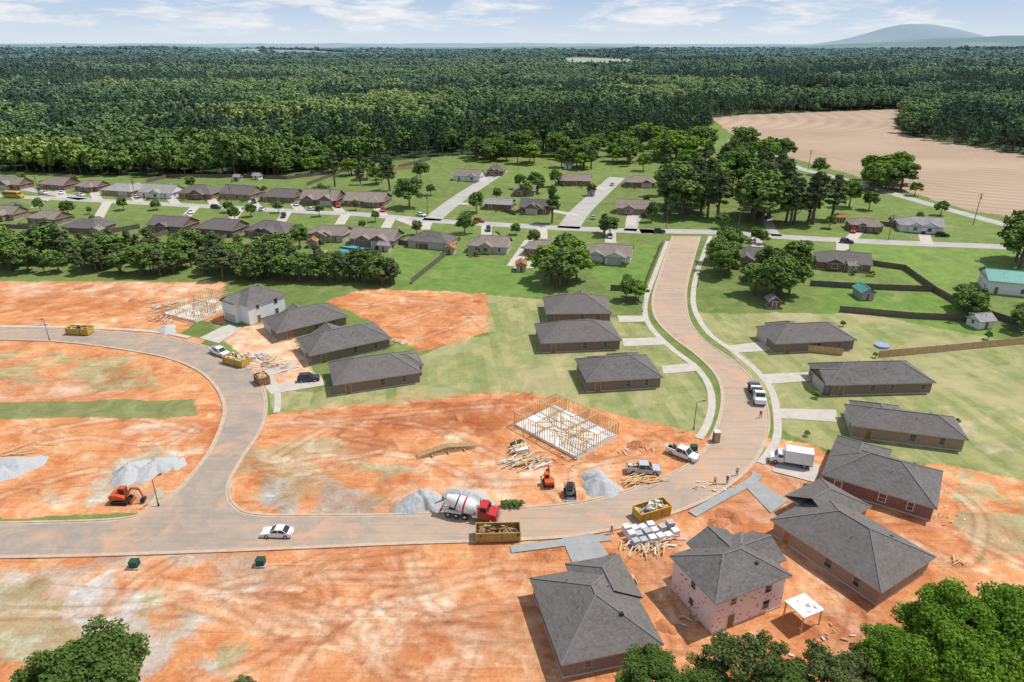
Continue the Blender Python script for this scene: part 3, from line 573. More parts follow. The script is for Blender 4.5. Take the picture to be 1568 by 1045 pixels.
mb.box((1.9,0,1.4),(.4,1.6,.7),paintW); mb.cyl((-3.3,0,3.3),(-3.8,0,2.6),.55,.3,metalg,10); mb.beam((-3.6,0,2.5),(-5.2,.1,1.5),.5,.1,metalg)
wheels(mb,(4.2,-1.4,-2.7,.0),.52,.98,.35); mb.box((-3.9,0,1.15),(.2,2.3,.3),redp)
for s in (-1,1): mb.box((-2.,s*1.05,1.2),(2.9,.5,.06),paintW)
place(mb.obj('concrete_mixer_truck',bevel=.03),(672,784),(758,797),.012)
# box truck
mb=MB(); mb.prof([(1.2,.55),(1.2,2.1),(2.2,2.15),(2.7,1.45),(3.45,1.2),(3.5,.5)],-1,1,paintW,(1.4,.1)); mb.box((2.5,0,1.78),(.1,1.6,.6),carglass,ry=-.6)
for s in (-1,1): mb.box((1.75,s*.95,1.7),(.8,.08,.5),carglass)
mb.box((-1.2,0,1.95),(4.6,2.3,2.3),paintW); mb.box((-1.2,0,.7),(4.6,2.2,.15),blackm); mb.box((-1.2,0,3.11),(4.5,2.2,.04),palep)
wheels(mb,(-2.2,2.5),.42,.9,.3); place(mb.obj('box_truck',bevel=.04),(1238,715),(1181,706),.07)
# flatbed truck with load
mb=MB(); mb.prof([(1.8,.6),(1.8,2.6),(2.9,2.65),(3.3,1.7),(4.2,1.5),(4.3,.6)],-1.1,1.1,paintW,(1.9,.08)); mb.box((3.13,0,2.15),(.1,1.8,.75),carglass,ry=-.42)
for s in (-1,1): mb.box((2.4,s*1.06,2.1),(.8,.08,.6),carglass); mb.beam((-4.2,s*.5,.9),(2.,s*.5,.9),.12,.25,blackm)
mb.box((-1.4,0,1.12),(5.9,2.4,.14),blackm); mb.box((1.65,0,1.8),(.1,2.3,1.3),metalg)
for i in range(5): mb.box((-3.4+i*1.05,0,1.55+.1*(i%2)),(.9,2.0,.75),[metalg,darkp,palep,darkp,metalg][i])
wheels(mb,(-3.2,-2.,3.4),.48,.98,.32); place(mb.obj('flatbed_truck',bevel=.03),(1150,590),(1166,628),.012)
# school bus
mb=MB(); mb.prof([(-5.2,.5),(-5.2,2.9),(-5,3.05),(3.6,3.05),(3.9,2.8),(4.1,1.7),(5.2,1.5),(5.3,.5)],-1.2,1.2,yellowp,(2.8,.1))
for i in range(10):
    for s in (-1,1): mb.box((-4.5+i*.82,s*1.19,2.2),(.66,.06,.6),carglass)
mb.box((4.0,0,2.25),(.1,2,.8),carglass,ry=-.15); wheels(mb,(-3.2,4.2),.5,1.05,.3)
for s in (-1,1): mb.box((-.6,s*1.21,1.4),(9,.03,.1),blackm)
place(mb.obj('school_bus'),(5,302),(38,304),.03)
# excavators
def excavator(col,boom=1.):
    mb=MB()
    for s in (-1,1):
        mb.prof([(-1.3,.1),(-1.5,.35),(-1.3,.65),(1.3,.65),(1.5,.35),(1.3,.1),(1.1,0),(-1.1,0)],s*.95-.2,s*.95+.2,rubber)
    mb.box((0,0,.55),(1.6,1.5,.3),blackm); mb.cyl((0,0,.65),(0,0,.85),.6,.6,blackm,14)
    mb.prof([(-1.6,.85),(-1.65,1.55),(-1.2,1.75),(-.2,1.7),(.9,1.3),(1.,.85)],-.9,.9,col)
    mb.box((.25,.4,1.9),(1.1,.9,1.3),carglass); mb.box((.25,.4,2.58),(1.2,1.,.1),col)
    for x in (-.3,.8):
        for y in (-.05,.85): mb.box((x,y,1.9),(.1,.1,1.32),col)
    mb.beam((.9,-.2,1.1),(2.2,-.2,2.9),.28,.35,col); mb.beam((2.15,-.2,2.9),(3.6,-.2,2.6),.26,.3,col); mb.beam((3.5,-.2,2.75),(3.9,-.2,1.0),.2,.24,col)
    mb.beam((1.2,-.2,1.0),(2.5,-.2,2.6),.1,.1,chrome); mb.beam((2.6,-.2,3.05),(3.6,-.2,3.0),.08,.08,chrome)
    mb.prof([(3.5,.9),(4.2,1.0),(4.1,.35),(3.6,.1),(3.3,.4)],-.6,.25,blackm)
    mb.beam((-0,0,.3),(1.9,0,.3),1.5,.1,blackm); mb.box((1.9,0,.3),(.1,1.8,.5),col); return mb
o=excavator(orangep).obj('mini_excavator',bevel=.03); place(o,(165,768),(210,768)); o.scale=(.95,.95,.95)
o=excavator(orangep).obj('mini_excavator',bevel=.03); place(o,(842,756),(838,728)); o.scale=(.8,.8,.8)
mb=MB(); 
for s in (-1,1): mb.prof([(-1.1,.05),(-1.2,.4),(-1.,.7),(1.,.7),(1.2,.35),(1.,.05)],s*.75-.18,s*.75+.18,rubber); mb.beam((-1.1,s*.8,1.6),(1.3,s*.8,1.),.14,.2,blackm); mb.beam((1.3,s*.8,1.),(1.6,s*.8,.3),.12,.18,blackm)
mb.prof([(-1.2,.5),(-1.2,1.4),(-.6,1.55),(.6,1.),(.8,.5)],-.6,.6,metalg); mb.box((0,0,1.5),(1.1,1.,1.2),carglass); mb.box((0,0,2.12),(1.2,1.1,.08),blackm)
mb.prof([(1.5,.6),(1.6,.1),(2.3,.08),(1.65,.2)],-.9,.9,metalg); place(mb.obj('skid_steer_loader',bevel=.03),(870,746),(875,770))
# dumpsters
def dumpster(L=6.5,col=yellowp,fill=None,h=1.5):
    mb=MB(); w=2.4
    mb.box((0,0,.2),(L,w,.12),brownp)
    for s in (-1,1):
        mb.box((0,s*w/2,h/2+.2),(L,.08,h),col); mb.box((s*L/2,0,h/2+.2),(.08,w-.1,h),col); mb.box((0,s*(w/2+.02),h+.22),(L+.1,.16,.12),col)
        for i in range(int(L/.7)): mb.box((-L/2+.4+i*.7,s*(w/2+.08),h/2+.2),(.12,.1,h-.1),col if i%5 else brownp)
        mb.box((s*(L/2+.02),0,h+.22),(.14,w,.12),col)
    mb.cyl((-L/2+.3,-w/2,.15),(-L/2+.3,w/2,.15),.15,.15,blackm,8); mb.box((0,0,.5),(L-.2,w-.2,.5),brownp)
    if fill:
        for i in range(70): mb.box((random.uniform(-L/2+.5,L/2-.5),random.uniform(-w/2+.3,w/2-.3),random.uniform(.8,h+.3)),(random.uniform(.2,1.3),random.uniform(.1,.5),random.uniform(.05,.35)),random.choice(fill),random.random()*3,ry=random.uniform(-.4,.4))
    return mb
place(dumpster(6.6,pm('tan_yellow_paint',(.50,.35,.09),.6,.3,1.5,col2=(.33,.22,.08)),[brownp,blackm,tanm]).obj('roll_off_dumpster'),(724,824),(801,822),.012)
place(dumpster(5.6,yellowp,[palep,palep,wood,tanm,metalg]).obj('roll_off_dumpster'),(970,797),(1024,781),.012)
place(dumpster(6,yellowp,[wood,blackm,tanm]).obj('roll_off_dumpster'),(100,510),(147,512),.012)
place(dumpster(6,yellowp,[palep,wood,tanm]).obj('roll_off_dumpster'),(345,553),(380,562),.012)
place(dumpster(3.2,brownp,[wood,tanm]).obj('roll_off_dumpster'),(398,582),(406,590))
# portable toilet
mb=MB(); mb.box((0,0,1.05),(1.1,1.1,2.1),brownp); mb.box((0,0,2.18),(1.2,1.2,.14),paintW,taper=.8); mb.box((0,-.56,1.),(.8,.04,1.8),tanm); mb.cyl((.4,.4,2.1),(.4,.4,2.6),.05,.05,blackm,6); o=mb.obj('portable_toilet'); o.location=W(1096,676)
# ------------------------------------------------------------------ timber frames
def studwall(mb,a,b,h=2.7,sp=.6):
    a,b=Vector(a),Vector(b); d=b-a; L=d.length; n=max(1,int(L/sp)); u=d/n; up=Vector((0,0,1))
    mb.beam(a+up*.08,b+up*.08,.12,.06,wood); mb.beam(a+up*h,b+up*h,.13,.11,wood)
    for i in range(n+1):
        if random.random()<.93: p=a+u*i; mb.beam(p+up*.1,p+up*(h-.04),.1,.1,wood)
def frame(name,c0,c1,c2,slab=slabm):
    a,b,c=W(*c0),W(*c1),W(*c2); dx=(c-b); w=dx.length; dx.normalize(); ny_=Vector((-dx.y,dx.x,0)); d=abs((a-b).dot(ny_)); e=empty(name,b,math.atan2(dx.y,dx.x))
    mb=MB(); mb.box((w/2,d/2,.15),(w+.2,d+.2,.36),slab); mb.obj('slab',e); mb=MB(); z=.33
    P=lambda x,y:(x*w,y*d,z)
    for s in [((0,0),(1,0)),((1,0),(1,1)),((1,1),(0,1)),((0,1),(0,0)),((.35,0),(.35,.45)),((.35,.45),(1,.45)),((0,.6),(.55,.6)),((.7,.45),(.7,1)),((.55,.6),(.55,1)),((.18,.6),(.18,1)),((.7,.2),(1,.2))]: studwall(mb,P(*s[0]),P(*s[1]))
    for i in range(4): mb.beam(Vector(P(.1+.25*i,.1)),Vector(P(.3+.2*i,.0))+Vector((0,0,2.6)),.1,.04,wood)
    for i in range(7): mb.beam(Vector(P(random.uniform(.1,.9),random.uniform(.1,.5)))+Vector((0,0,.05)),Vector(P(random.uniform(.1,.9),random.uniform(.5,.9)))+Vector((0,0,.06)),.25,.05,wood)
    mb.obj('stud_walls',e)
frame('timber_frame_house',(850,622),(788,652),(884,704))
frame('timber_frame_house',(318,456),(250,482),(300,494))
# lumber stacks
def boards(name,px,n,L,spread,ang=None,h=.0,mats=(wood,),flat=True,w=.25):
    mb=MB(); a0=random.random()*3 if ang is None else ang
    for i in range(n):
        x,y=random.gauss(0,spread),random.gauss(0,spread*.6); a=a0+random.gauss(0,.35 if flat else .05); l=L*random.uniform(.5,1.1); z=.06+h*random.random(); v=Vector((math.cos(a),math.sin(a),0))*l/2
        mb.beam(Vector((x,y,z))-v,Vector((x,y,z+random.uniform(-.03,.1)))+v,random.uniform(.1,w),.05,random.choice(mats))
    o=mb.obj(name); o.location=W(*px); return o
boards('lumber_pile',(805,708),80,3.6,1.5,.5,.6,(wood,wood,slabm,tanm)); boards('lumber_pile',(795,690),25,3,.8,1.2,.9,(wood,palep,tanm)); boards('lumber_pile',(978,737),40,3.2,1.4,.4,.4)
mb=MB()
for i in range(11): mb.beam((-5.5,i*.13-.8,.4+.05*(i%3)),(5.5,i*.13-.8,.4+.05*(i%2)),.08,.12,wood); mb.beam((-5.5,i*.13-.8,.4),(0,i*.13-.8,1.3),.07,.1,wood); mb.beam((5.5,i*.13-.8,.4),(0,i*.13-.8,1.3),.07,.1,wood)
for k in range(9): mb.beam((-4.8+k*1.2,-.8,.4),(-4.5+k*1.2,-.8,.5+1*(1-abs(-4.5+k*1.2)/5.5)),.07,.1,wood); mb.beam((-4.8+k*1.2,.5,.4),(-4.5+k*1.2,.5,.5+1*(1-abs(-4.5+k*1.2)/5.5)),.07,.1,wood)
for x in (-3,0,3): mb.box((x,-.1,.15),(.2,2.2,.3),wood)
place(mb.obj('roof_truss_stack'),(636,700),(732,682))
boards('lumber_pile',(985,838),55,2.6,1.5,1.1,.5,(wood,wood,tanm,palep)); boards('lumber_pile',(1010,830),20,2.4,1.2,.3,.6,(wood,palep))
boards('construction_debris',(410,560),60,1.6,2.5,None,.5,(wood,palep,tanm,palep,blackm)); boards('construction_debris',(255,470),60,3,2.8,.6,.6,(wood,palep)); boards('construction_debris',(250,490),30,2,2.5,None,.3,(wood,palep,tanm)); boards('construction_debris',(600,525),50,1.8,1.7,None,.6,(wood,palep,redp,tanm)); boards('construction_debris',(60,498),25,1,1.5,None,.3,(palep,gravelm)); boards('construction_debris',(385,548),50,2.,2.2,None,.4,(wood,palep,tanm))
boards('construction_debris',(1470,860),12,1.4,.6,.8,.2,(wood,)); boards('construction_debris',(1080,745),18,.9,1.4,None,.2,(palep,tanm,wood)); boards('construction_debris',(970,690),14,1.2,2,None,.2,(wood,palep,tanm)); boards('construction_debris',(1065,950),20,1.,1.6,None,.2,(wood,palep)); boards('construction_debris',(20,700),14,6,3,.35,.2,(wood,),w=.2)
boards('construction_debris',(1270,990),20,.8,3,None,.1,(palep,tanm)); boards('construction_debris',(940,880),24,.8,2,None,.15,(palep,tanm,wood)); boards('construction_debris',(1440,790),14,.5,2,None,.1,(palep,tanm)); boards('construction_debris',(880,700),14,.7,3,None,.1,(palep,wood)); boards('construction_debris',(470,540),30,1.,3,None,.2,(palep,wood,tanm)); boards('construction_debris',(1080,860),14,.6,2.5,None,.1,(palep,wood))
mb=MB()
for i in range(16):
    x,y=(i%6)*1.35-3.4,(i//6)*1.4-1.2+random.uniform(-.2,.2); h=random.choice([.7,.9,1.3]); mb.box((x,y,h/2+.12),(1.05,1.05,h),random.choice([palep,palep,gravelm,slabm]),random.uniform(-.15,.15)); mb.box((x,y,.06),(1.1,1.1,.12),wood)
o=mb.obj('block_pallets'); o.location=W(998,820); o.rotation_euler=(0,0,.35)
mb=MB()
for i in range(3): mb.box((0,i*1.2-1.2,.5),(2.4,.9,.7),[palep,wood,greenm][i],.1*i); mb.box((0,i*1.2-1.2,.08),(2.4,.9,.14),wood,.1*i)
place(mb.obj('material_pallets'),(785,690),(805,686))
# heaps
def heap(name,px,r,h,mat,seed,ry=None,n=56):
    g=np.linspace(-1,1,n); A,B=np.meshgrid(g,g); ang=np.arctan2(B,A); lob=1+.22*np.sin(ang*2+seed)+.14*np.sin(ang*3+seed*2.3)+.08*np.sin(ang*7+seed); rr_=np.hypot(A,B)*1.3/lob; w_=W(*px)
    zz=h*np.clip(1-rr_**1.2,0,None)*(.75+.5*fbm(A*9+seed*3,B*9,1.6,seed+2))+.12*h*(fbm(A*30,B*30,1.3,seed+4)-.5)*(rr_<1); zz=np.where(rr_>1,-.1,zz)-.14
    me=gridmesh(name,np.stack([A*r*1.3,B*(ry or r)*1.3,zz],-1),n,n); me.materials.append(mat); me.polygons.foreach_set('use_smooth',np.ones(len(me.polygons),bool)); o=link(D.objects.new(name,me)); o.location=w_; return o
for i,(p,r,h) in enumerate([((647,770),3.6,2.6),((690,772),2.2,1.3),((718,768),3.6,2.1),((918,742),3.6,2.1),((200,724),3.4,1.9),((240,716),3.6,1.6),((262,712),2.4,.8),((28,712),4,1.),((0,725),3,.9),((255,505),3.,1.2)]): heap('gravel_pile',p,r,h,gravelm,i+1)
for i,(p,r,h) in enumerate([((975,682),1.8,1.1),((697,640),1.5,.9),((1125,790),2.2,.9),((945,855),1.6,.9),((960,872),1.8,.7),((1098,803),1.8,.8),((1110,785),1.5,.7),((735,462),1.8,.8),((205,460),2,.6),((1250,965),1.5,.5),((480,520),1.2,.5),((130,440),2.5,.6),((1045,672),1.5,.5),((842,852),1.6,.6),((1020,960),1.4,.5)]): heap('dirt_pile',p,r,h,claym,i+20)
# utility boxes, lamps, poles
def ubox(px,m=greenm):
    mb=MB(); mb.box((0,0,.1),(1.5,1.3,.16),concrete); mb.box((0,0,.6),(1.2,1.,.9),m,taper=.94); mb.box((0,-.02,1.08),(1.25,1.05,.08),m); o=mb.obj('transformer_box'); o.location=W(*px)
for p in [(207,868),(400,865),(1062,690),(1236,752)]: ubox(p)
def lamp(px,rz=0,h=6):
    mb=MB(); mb.cyl((0,0,0),(0,0,.5),.16,.12,blackm,10); mb.cyl((0,0,.5),(0,0,h),.08,.05,blackm,8); mb.cyl((0,0,h-.1),(1.1,0,h+.25),.04,.04,blackm,6); mb.box((1.3,0,h+.25),(.6,.26,.12),blackm); mb.box((1.3,0,h+.18),(.4,.2,.03),paintW); o=mb.obj('street_lamp'); o.location=W(*px); o.rotation_euler=(0,0,rz)
lamp((1062,658),0); lamp((984,478),0); lamp((76,522),-1.2); lamp((243,775),1.,5); lamp((1068,440),3.1,8)
def pole(px,h=11,rz=.2):
    mb=MB(); mb.cyl((0,0,0),(0,0,h),.16,.11,woodold,8); mb.box((0,0,h-.7),(2.4,.12,.12),woodold); 
    for x in (-1,0,1): mb.cyl((x,0,h-.64),(x,0,h-.4),.06,.05,metalg,6)
    mb.cyl((.35,0,h-2.3),(.35,0,h-1.4),.22,.22,metalg,8); o=mb.obj('utility_pole'); o.location=W(*px); o.rotation_euler=(0,0,rz); return o.location.copy()+Vector((0,0,h-.45))
pts=[pole(p,hh) for p,hh in [((1490,345),13),((1335,290),12),((1237,262),12)]]; pts2=[pole(p,10) for p in [(1360,368),(1130,352),(1020,350),(655,332),(508,322),(355,315),(208,306),(60,300)]]
mb=MB()
for P in (pts,pts2):
    for a,b in zip(P[:-1],P[1:]):
        for off in (-.9,.9):
            prev=None
            for k in range(9):
                s=k/8; q=a.lerp(b,s)+Vector((off,0,-4*1.2*s*(1-s)))
                if prev: mb.cyl(prev,q,.02,.02,blackm,3,False)
                prev=q
mb.obj('power_lines')
# ------------------------------------------------------------------ people
def person(px,rz,shirt,pose=0,hat=True):
    V=[(0,0,.95),(0,0,1.2),(0,0,1.42),(0,0,1.52),(0,0,1.62),(0,.02,1.72)]; E=[(0,1),(1,2),(2,3),(3,4),(4,5)]; R=[.15,.15,.16,.065,.095,.085]
    def ch(st,pts,rs):
        pr=st
        for p,r in zip(pts,rs): V.append(p);R.append(r);E.append((pr,len(V)-1));pr=len(V)-1
        return pr
    st=.18 if pose else .05
    for s in (-1,1):
        ch(0,[(s*.1,0,.88),(s*.12,-s*st*.6,.5),(s*.12,-s*st-.0,.1),(s*.12,-s*st-.14,.05)],[.1,.075,.05,.045])
        hy=-.25 if pose else -.05
        h=ch(2,[(s*.2,0,1.4),(s*.27,.0,1.13),(s*.27,hy,.92),(s*.27,hy-.05,.85)],[.065,.05,.036,.035])
        b=V[h]
        for f in range(5):
            ln=[.07,.085,.08,.06,.05][f]; ch(h,[(b[0]+(f-1.5)*.012,b[1]-.02-(f==4)*.03,b[2]-ln*.6),(b[0]+(f-1.5)*.014,b[1]-.035,b[2]-ln)],[.011,.009])
    me=D.meshes.new('body'); me.from_pydata(V,E,[]); o=D.objects.new('tmp',me); link(o); sm_=o.modifiers.new('s','SKIN'); 
    for i,r in enumerate(R): me.skin_vertices[0].data[i].radius=(r,r*.8 if i<3 else r)
    me.skin_vertices[0].data[0].use_root=True
    su=o.modifiers.new('u','SUBSURF'); su.levels=1; su.render_levels=1
    dg=bpy.context.evaluated_depsgraph_get(); nm=D.meshes.new_from_object(o.evaluated_get(dg)); D.objects.remove(o)
    nm.materials.clear()
    for m_ in (skinm,shirt,jean,boot,bark): nm.materials.append(m_)
    for p in nm.polygons:
        z=p.center.z; x=abs(p.center.x); p.material_index=3 if z<.13 else 2 if (z<.96 and x<.22) else 0 if (z>1.5 or z<1.1 and x>.2) else 1
        if z>1.66 and p.center.y>-.03: p.material_index=4
        p.use_smooth=True
    e=empty('construction_worker',W(*px),rz); b=link(D.objects.new('body',nm)); b.parent=e
    if hat:
        mb=MB(); c=palep; mb.cyl((0,0,1.72),(0,0,1.76),.15,.145,c,14); mb.cyl((0,0,1.76),(0,0,1.83),.125,.1,c,14); mb.cyl((0,0,1.83),(0,0,1.86),.1,.04,c,14); mb.box((0,-.15,1.73),(.18,.1,.02),c); mb.obj('hard_hat',e)
person((1094,742),.5,shirtm,1); person((1113,741),2.5,shirtb,0); person((936,818),1.,shirtb,1); person((1128,728),0,shirtm,0); person((1164,640),0,shirtb,1)
# ------------------------------------------------------------------ trees
def leafmat(name,cols,haze=False,tl=.25):
    m,t=newmat(name); a=t.n('ShaderNodeAttribute',attribute_name='lv').outputs['Fac']; oi=t.n('ShaderNodeObjectInfo').outputs['Random']
    c=t.mix(t.mr(a,0,1),cols[0],cols[1]); c=t.mix(t.mr(oi,0,1,0,.75),c,cols[2])
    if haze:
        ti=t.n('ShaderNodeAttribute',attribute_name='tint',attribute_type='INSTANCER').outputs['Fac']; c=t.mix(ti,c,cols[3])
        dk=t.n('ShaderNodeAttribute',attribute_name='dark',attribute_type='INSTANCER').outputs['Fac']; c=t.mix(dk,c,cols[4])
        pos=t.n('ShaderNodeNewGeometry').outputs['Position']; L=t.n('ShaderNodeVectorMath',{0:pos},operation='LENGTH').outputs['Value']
        c=t.mix(t.mr(t.math('POWER',t.mr(L,450,5500),.6),0,1,0,.88),c,(.25,.37,.40))  # blue-grey haze painted into the leaf colour by distance from the origin
        df=t.n('ShaderNodeBsdfDiffuse',{'Color':c}); t.n('ShaderNodeOutputMaterial',{'Surface':df.outputs[0]}); return m
    df=t.n('ShaderNodeBsdfDiffuse',{'Color':c})
    if tl==0: t.n('ShaderNodeOutputMaterial',{'Surface':df.outputs[0]}); return m
    tr=t.n('ShaderNodeBsdfTranslucent',{'Color':t.mix(1,c,(1.1,1.2,.6),'MULTIPLY')})
    mx=t.n('ShaderNodeMixShader',{0:tl,1:df.outputs[0],2:tr.outputs[0]}); t.n('ShaderNodeOutputMaterial',{'Surface':mx.outputs[0]}); return m
LM=leafmat('oak_leaves',[(.065,.12,.03),(.18,.26,.065),(.11,.18,.045)]); LP=leafmat('pine_needles',[(.07,.115,.048),(.16,.21,.08),(.125,.16,.072)],tl=0); LN=leafmat('bright_leaves',[(.08,.165,.02),(.24,.37,.055),(.15,.26,.035)],tl=.3); LO=leafmat('olive_leaves',[(.08,.12,.04),(.20,.24,.09),(.13,.17,.055)]); LMM=leafmat('oak_leaves_small',[(.075,.135,.035),(.19,.275,.07),(.12,.195,.05)],tl=0); LNM=leafmat('maple_leaves_small',[(.10,.19,.025),(.24,.36,.06),(.17,.27,.045)],tl=0)
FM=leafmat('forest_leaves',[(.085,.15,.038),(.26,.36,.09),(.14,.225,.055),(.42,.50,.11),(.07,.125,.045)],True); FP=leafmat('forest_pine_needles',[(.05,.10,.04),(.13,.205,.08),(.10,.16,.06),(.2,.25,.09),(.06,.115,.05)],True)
def treemesh(name,seed,H,R,ncl,nlf,ls,mat,kind='oak',limbs=8,crf=1.,up=.6):
    g=np.random.default_rng(seed); mb=MB(); tr=H*.022+.05; top=H*(.62 if kind=='oak' else .93)
    pts=[Vector((0,0,-.3))]+[Vector((g.normal()*H*.012,g.normal()*H*.012,top*k/4)) for k in range(1,5)]
    for i in range(4): mb.cyl(pts[i],pts[i+1],tr*(1-.2*i),tr*(1-.2*(i+1)),bark,7,False)
    cc=[]
    lob=g.uniform(.62,1.14,8)
    for i in range(ncl):
        a=g.uniform(0,math.tau)
        if kind=='oak':
            s=g.uniform(-.55,1.); rr_=math.sqrt(max(0,1-s*s*(1. if s>0 else .6)))*g.uniform(.35,.95)**.6*lob[int(a/math.tau*8)%8]; c=(R*rr_*math.cos(a),R*rr_*math.sin(a),H*.58+s*H*.34*g.uniform(.75,1.05)); cr=R*g.uniform(.2,.36)*crf
        else:
            s=g.uniform(0,1)**.9; prof=(1-s)**.6*(.55+.45*min(1,s*4)); rr_=prof*g.uniform(.3,1.)*lob[int(a/math.tau*8)%8]; c=(R*rr_*math.cos(a),R*rr_*math.sin(a),H*(.36+.61*s)); cr=R*g.uniform(.2,.34)*(1.1-.5*s)
        cc.append((c,cr))
    for c,cr in cc[:limbs]:
        zb=min(top*.95,max(H*.2,c[2]-H*.18)); k=zb/top*4; i=min(3,int(k)); b=pts[i].lerp(pts[i+1],k-i) if i>0 else Vector((0,0,zb)); mid=b.lerp(Vector(c),.5)+Vector((0,0,-H*.01)); mb.cyl(b,mid,tr*.4,tr*.25,bark,5,False); mb.cyl(mid,c,tr*.25,tr*.08,bark,5,False)
    V0=np.array(mb.v); F0=[f for f in mb.f]; per=nlf//ncl
    C=np.repeat(np.array([c for c,_ in cc]),per,0); CR=np.repeat(np.array([r for _,r in cc]),per); n=len(C)
    dv=g.normal(size=(n,3)); dv/=np.linalg.norm(dv,axis=1)[:,None]; rad=g.random(n)**.4; P=C+dv*(CR*rad)[:,None]*np.array([1,1,.7 if kind=='oak' else .5])
    N_=dv*.8+g.normal(size=(n,3))*.5+np.array([.1,-.05,up]); N_/=np.linalg.norm(N_,axis=1)[:,None]
    T_=np.cross(N_,g.normal(size=(n,3))); T_/=np.linalg.norm(T_,axis=1)[:,None]; B_=np.cross(N_,T_); s=(ls*g.uniform(.55,1.25,n))[:,None]
    asp=.75 if kind=='oak' else .45
    q=np.stack([P-T_*s,P-B_*s*asp+T_*s*.1,P+T_*s,P+B_*s*asp-T_*s*.1],1)*1.
    V=np.concatenate([V0,q.reshape(-1,3)]); F=np.concatenate([np.array(F0),(np.arange(n*4)+len(V0)).reshape(-1,4)]).astype(np.int32)
    me=D.meshes.new(name); me.vertices.add(len(V)); me.vertices.foreach_set('co',V.reshape(-1).astype(np.float32)); me.loops.add(F.size); me.loops.foreach_set('vertex_index',F.reshape(-1)); me.polygons.add(len(F)); me.polygons.foreach_set('loop_start',np.arange(0,F.size,4,dtype=np.int32))
    mi=np.zeros(len(F),np.int32); mi[len(F0):]=1; me.polygons.foreach_set('material_index',mi); me.materials.append(bark); me.materials.append(mat)
    at=me.attributes.new('lv','FLOAT','POINT'); lv=np.concatenate([np.zeros(len(V0)),np.repeat(np.clip(np.repeat(g.random(len(cc)),per)*.7+g.random(n)*.3,0,1),4)]); at.data.foreach_set('value',lv.astype(np.float32))
    me.update(calc_edges=True); return me
# forest prototypes
fc=D.collections.new('forest_tree_kinds')
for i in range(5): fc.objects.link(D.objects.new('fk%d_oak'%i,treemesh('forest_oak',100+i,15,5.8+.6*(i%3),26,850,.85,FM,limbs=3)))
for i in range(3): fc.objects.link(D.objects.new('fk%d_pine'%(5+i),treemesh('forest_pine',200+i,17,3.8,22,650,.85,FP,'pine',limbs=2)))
def jit(y0,y1,sp,xm=.84,prop=False):
    out=[]; y=y0
    while y<y1:
        s=sp*y if prop else sp; xx=np.arange(-y*xm-20,y*xm+20,s)+RNG.uniform(0,s); out.append(np.stack([xx+RNG.uniform(-.5,.5,len(xx))*s,np.full(len(xx),y)+RNG.uniform(-.8,.8,len(xx))*s],1)); y+=s*.9
    return np.concatenate(out)
A=jit(330,1300,7.8); B=jit(1300,7500,1/110,prop=True); PT=np.concatenate([A,B]); x,y=PT[:,0],PT[:,1]
ok=inpoly(x,y,WP(FOR))
for P in CLR+[FIELD]: ok&=~inpoly(x,y,WP(P))
PT=PT[ok]; x,y=PT[:,0],PT[:,1]; n=len(x); dist=np.hypot(x,y)
pn=np.where(dist<1200,fbm(x,y,150,41),fbm(x,y*1.6,600,47)); pine=(pn>np.where(dist<1200,.57,.52))|inpoly(x,y,WP([(690,238),(720,188),(1085,178),(1085,206),(1000,214),(850,236)])); idx=np.where((pine&(RNG.random(n)<.93))|(RNG.random(n)<.06),RNG.integers(5,8,n),RNG.integers(0,5,n))
sc=RNG.uniform(.6,1.25,n)*(.75+.6*fbm(x,y,60,43)); sc*=np.where(RNG.random(n)<.06,1.25,1); big=np.maximum(1,dist/1350); SCL=np.stack([sc*big,sc*big,sc*np.minimum(big,1.3)],1)
tint=np.clip((fbm(x,y,110,45)-.43)*5,0,.85)*RNG.uniform(.2,1,n)*(~pine)*np.clip(1.5-dist/2200,.3,1); dark=np.clip((fbm(x,y*1.5,350,61)-.50)*6,0,.75)*RNG.uniform(.5,1,n)
z=terrain(x,y)
me=D.meshes.new('forest'); me.vertices.add(n); me.vertices.foreach_set('co',np.stack([x,y,z-.3],1).reshape(-1).astype(np.float32))
for nm,ty,v in (('scl','FLOAT_VECTOR',SCL),('rotz','FLOAT',RNG.uniform(0,6.28,n)),('idx','INT',idx),('tint','FLOAT',tint),('dark','FLOAT',dark)):
    a=me.attributes.new(nm,ty,'POINT'); a.data.foreach_set('vector' if ty=='FLOAT_VECTOR' else 'value',np.ascontiguousarray(v.reshape(-1),dtype=np.int32 if ty=='INT' else np.float32))
fo=link(D.objects.new('forest',me)); print('FOREST',n)
ng=D.node_groups.new('scatter_trees','GeometryNodeTree'); ng.interface.new_socket('Geometry',in_out='INPUT',socket_type='NodeSocketGeometry'); ng.interface.new_socket('Geometry',in_out='OUTPUT',socket_type='NodeSocketGeometry')
N=ng.nodes.new; gi=N('NodeGroupInput'); go=N('NodeGroupOutput'); ip=N('GeometryNodeInstanceOnPoints'); ci=N('GeometryNodeCollectionInfo'); ci.inputs[0].default_value=fc; ci.inputs['Separate Children'].default_value=True; ci.inputs['Reset Children'].default_value=True
def na(nm,dt): q=N('GeometryNodeInputNamedAttribute'); q.data_type=dt; q.inputs[0].default_value=nm; return q.outputs[0]
lk=ng.links.new; cx_=N('ShaderNodeCombineXYZ'); er=N('FunctionNodeEulerToRotation'); lk(na('rotz','FLOAT'),cx_.inputs[2]); lk(cx_.outputs[0],er.inputs[0]); lk(er.outputs[0],ip.inputs['Rotation']); lk(na('scl','FLOAT_VECTOR'),ip.inputs['Scale']); lk(na('idx','INT'),ip.inputs['Instance Index']); ip.inputs['Pick Instance'].default_value=True
lk(ci.outputs[0],ip.inputs['Instance']); lk(gi.outputs[0],ip.inputs['Points']); lk(ip.outputs[0],go.inputs[0]); fo.modifiers.new('scatter','NODES').node_group=ng
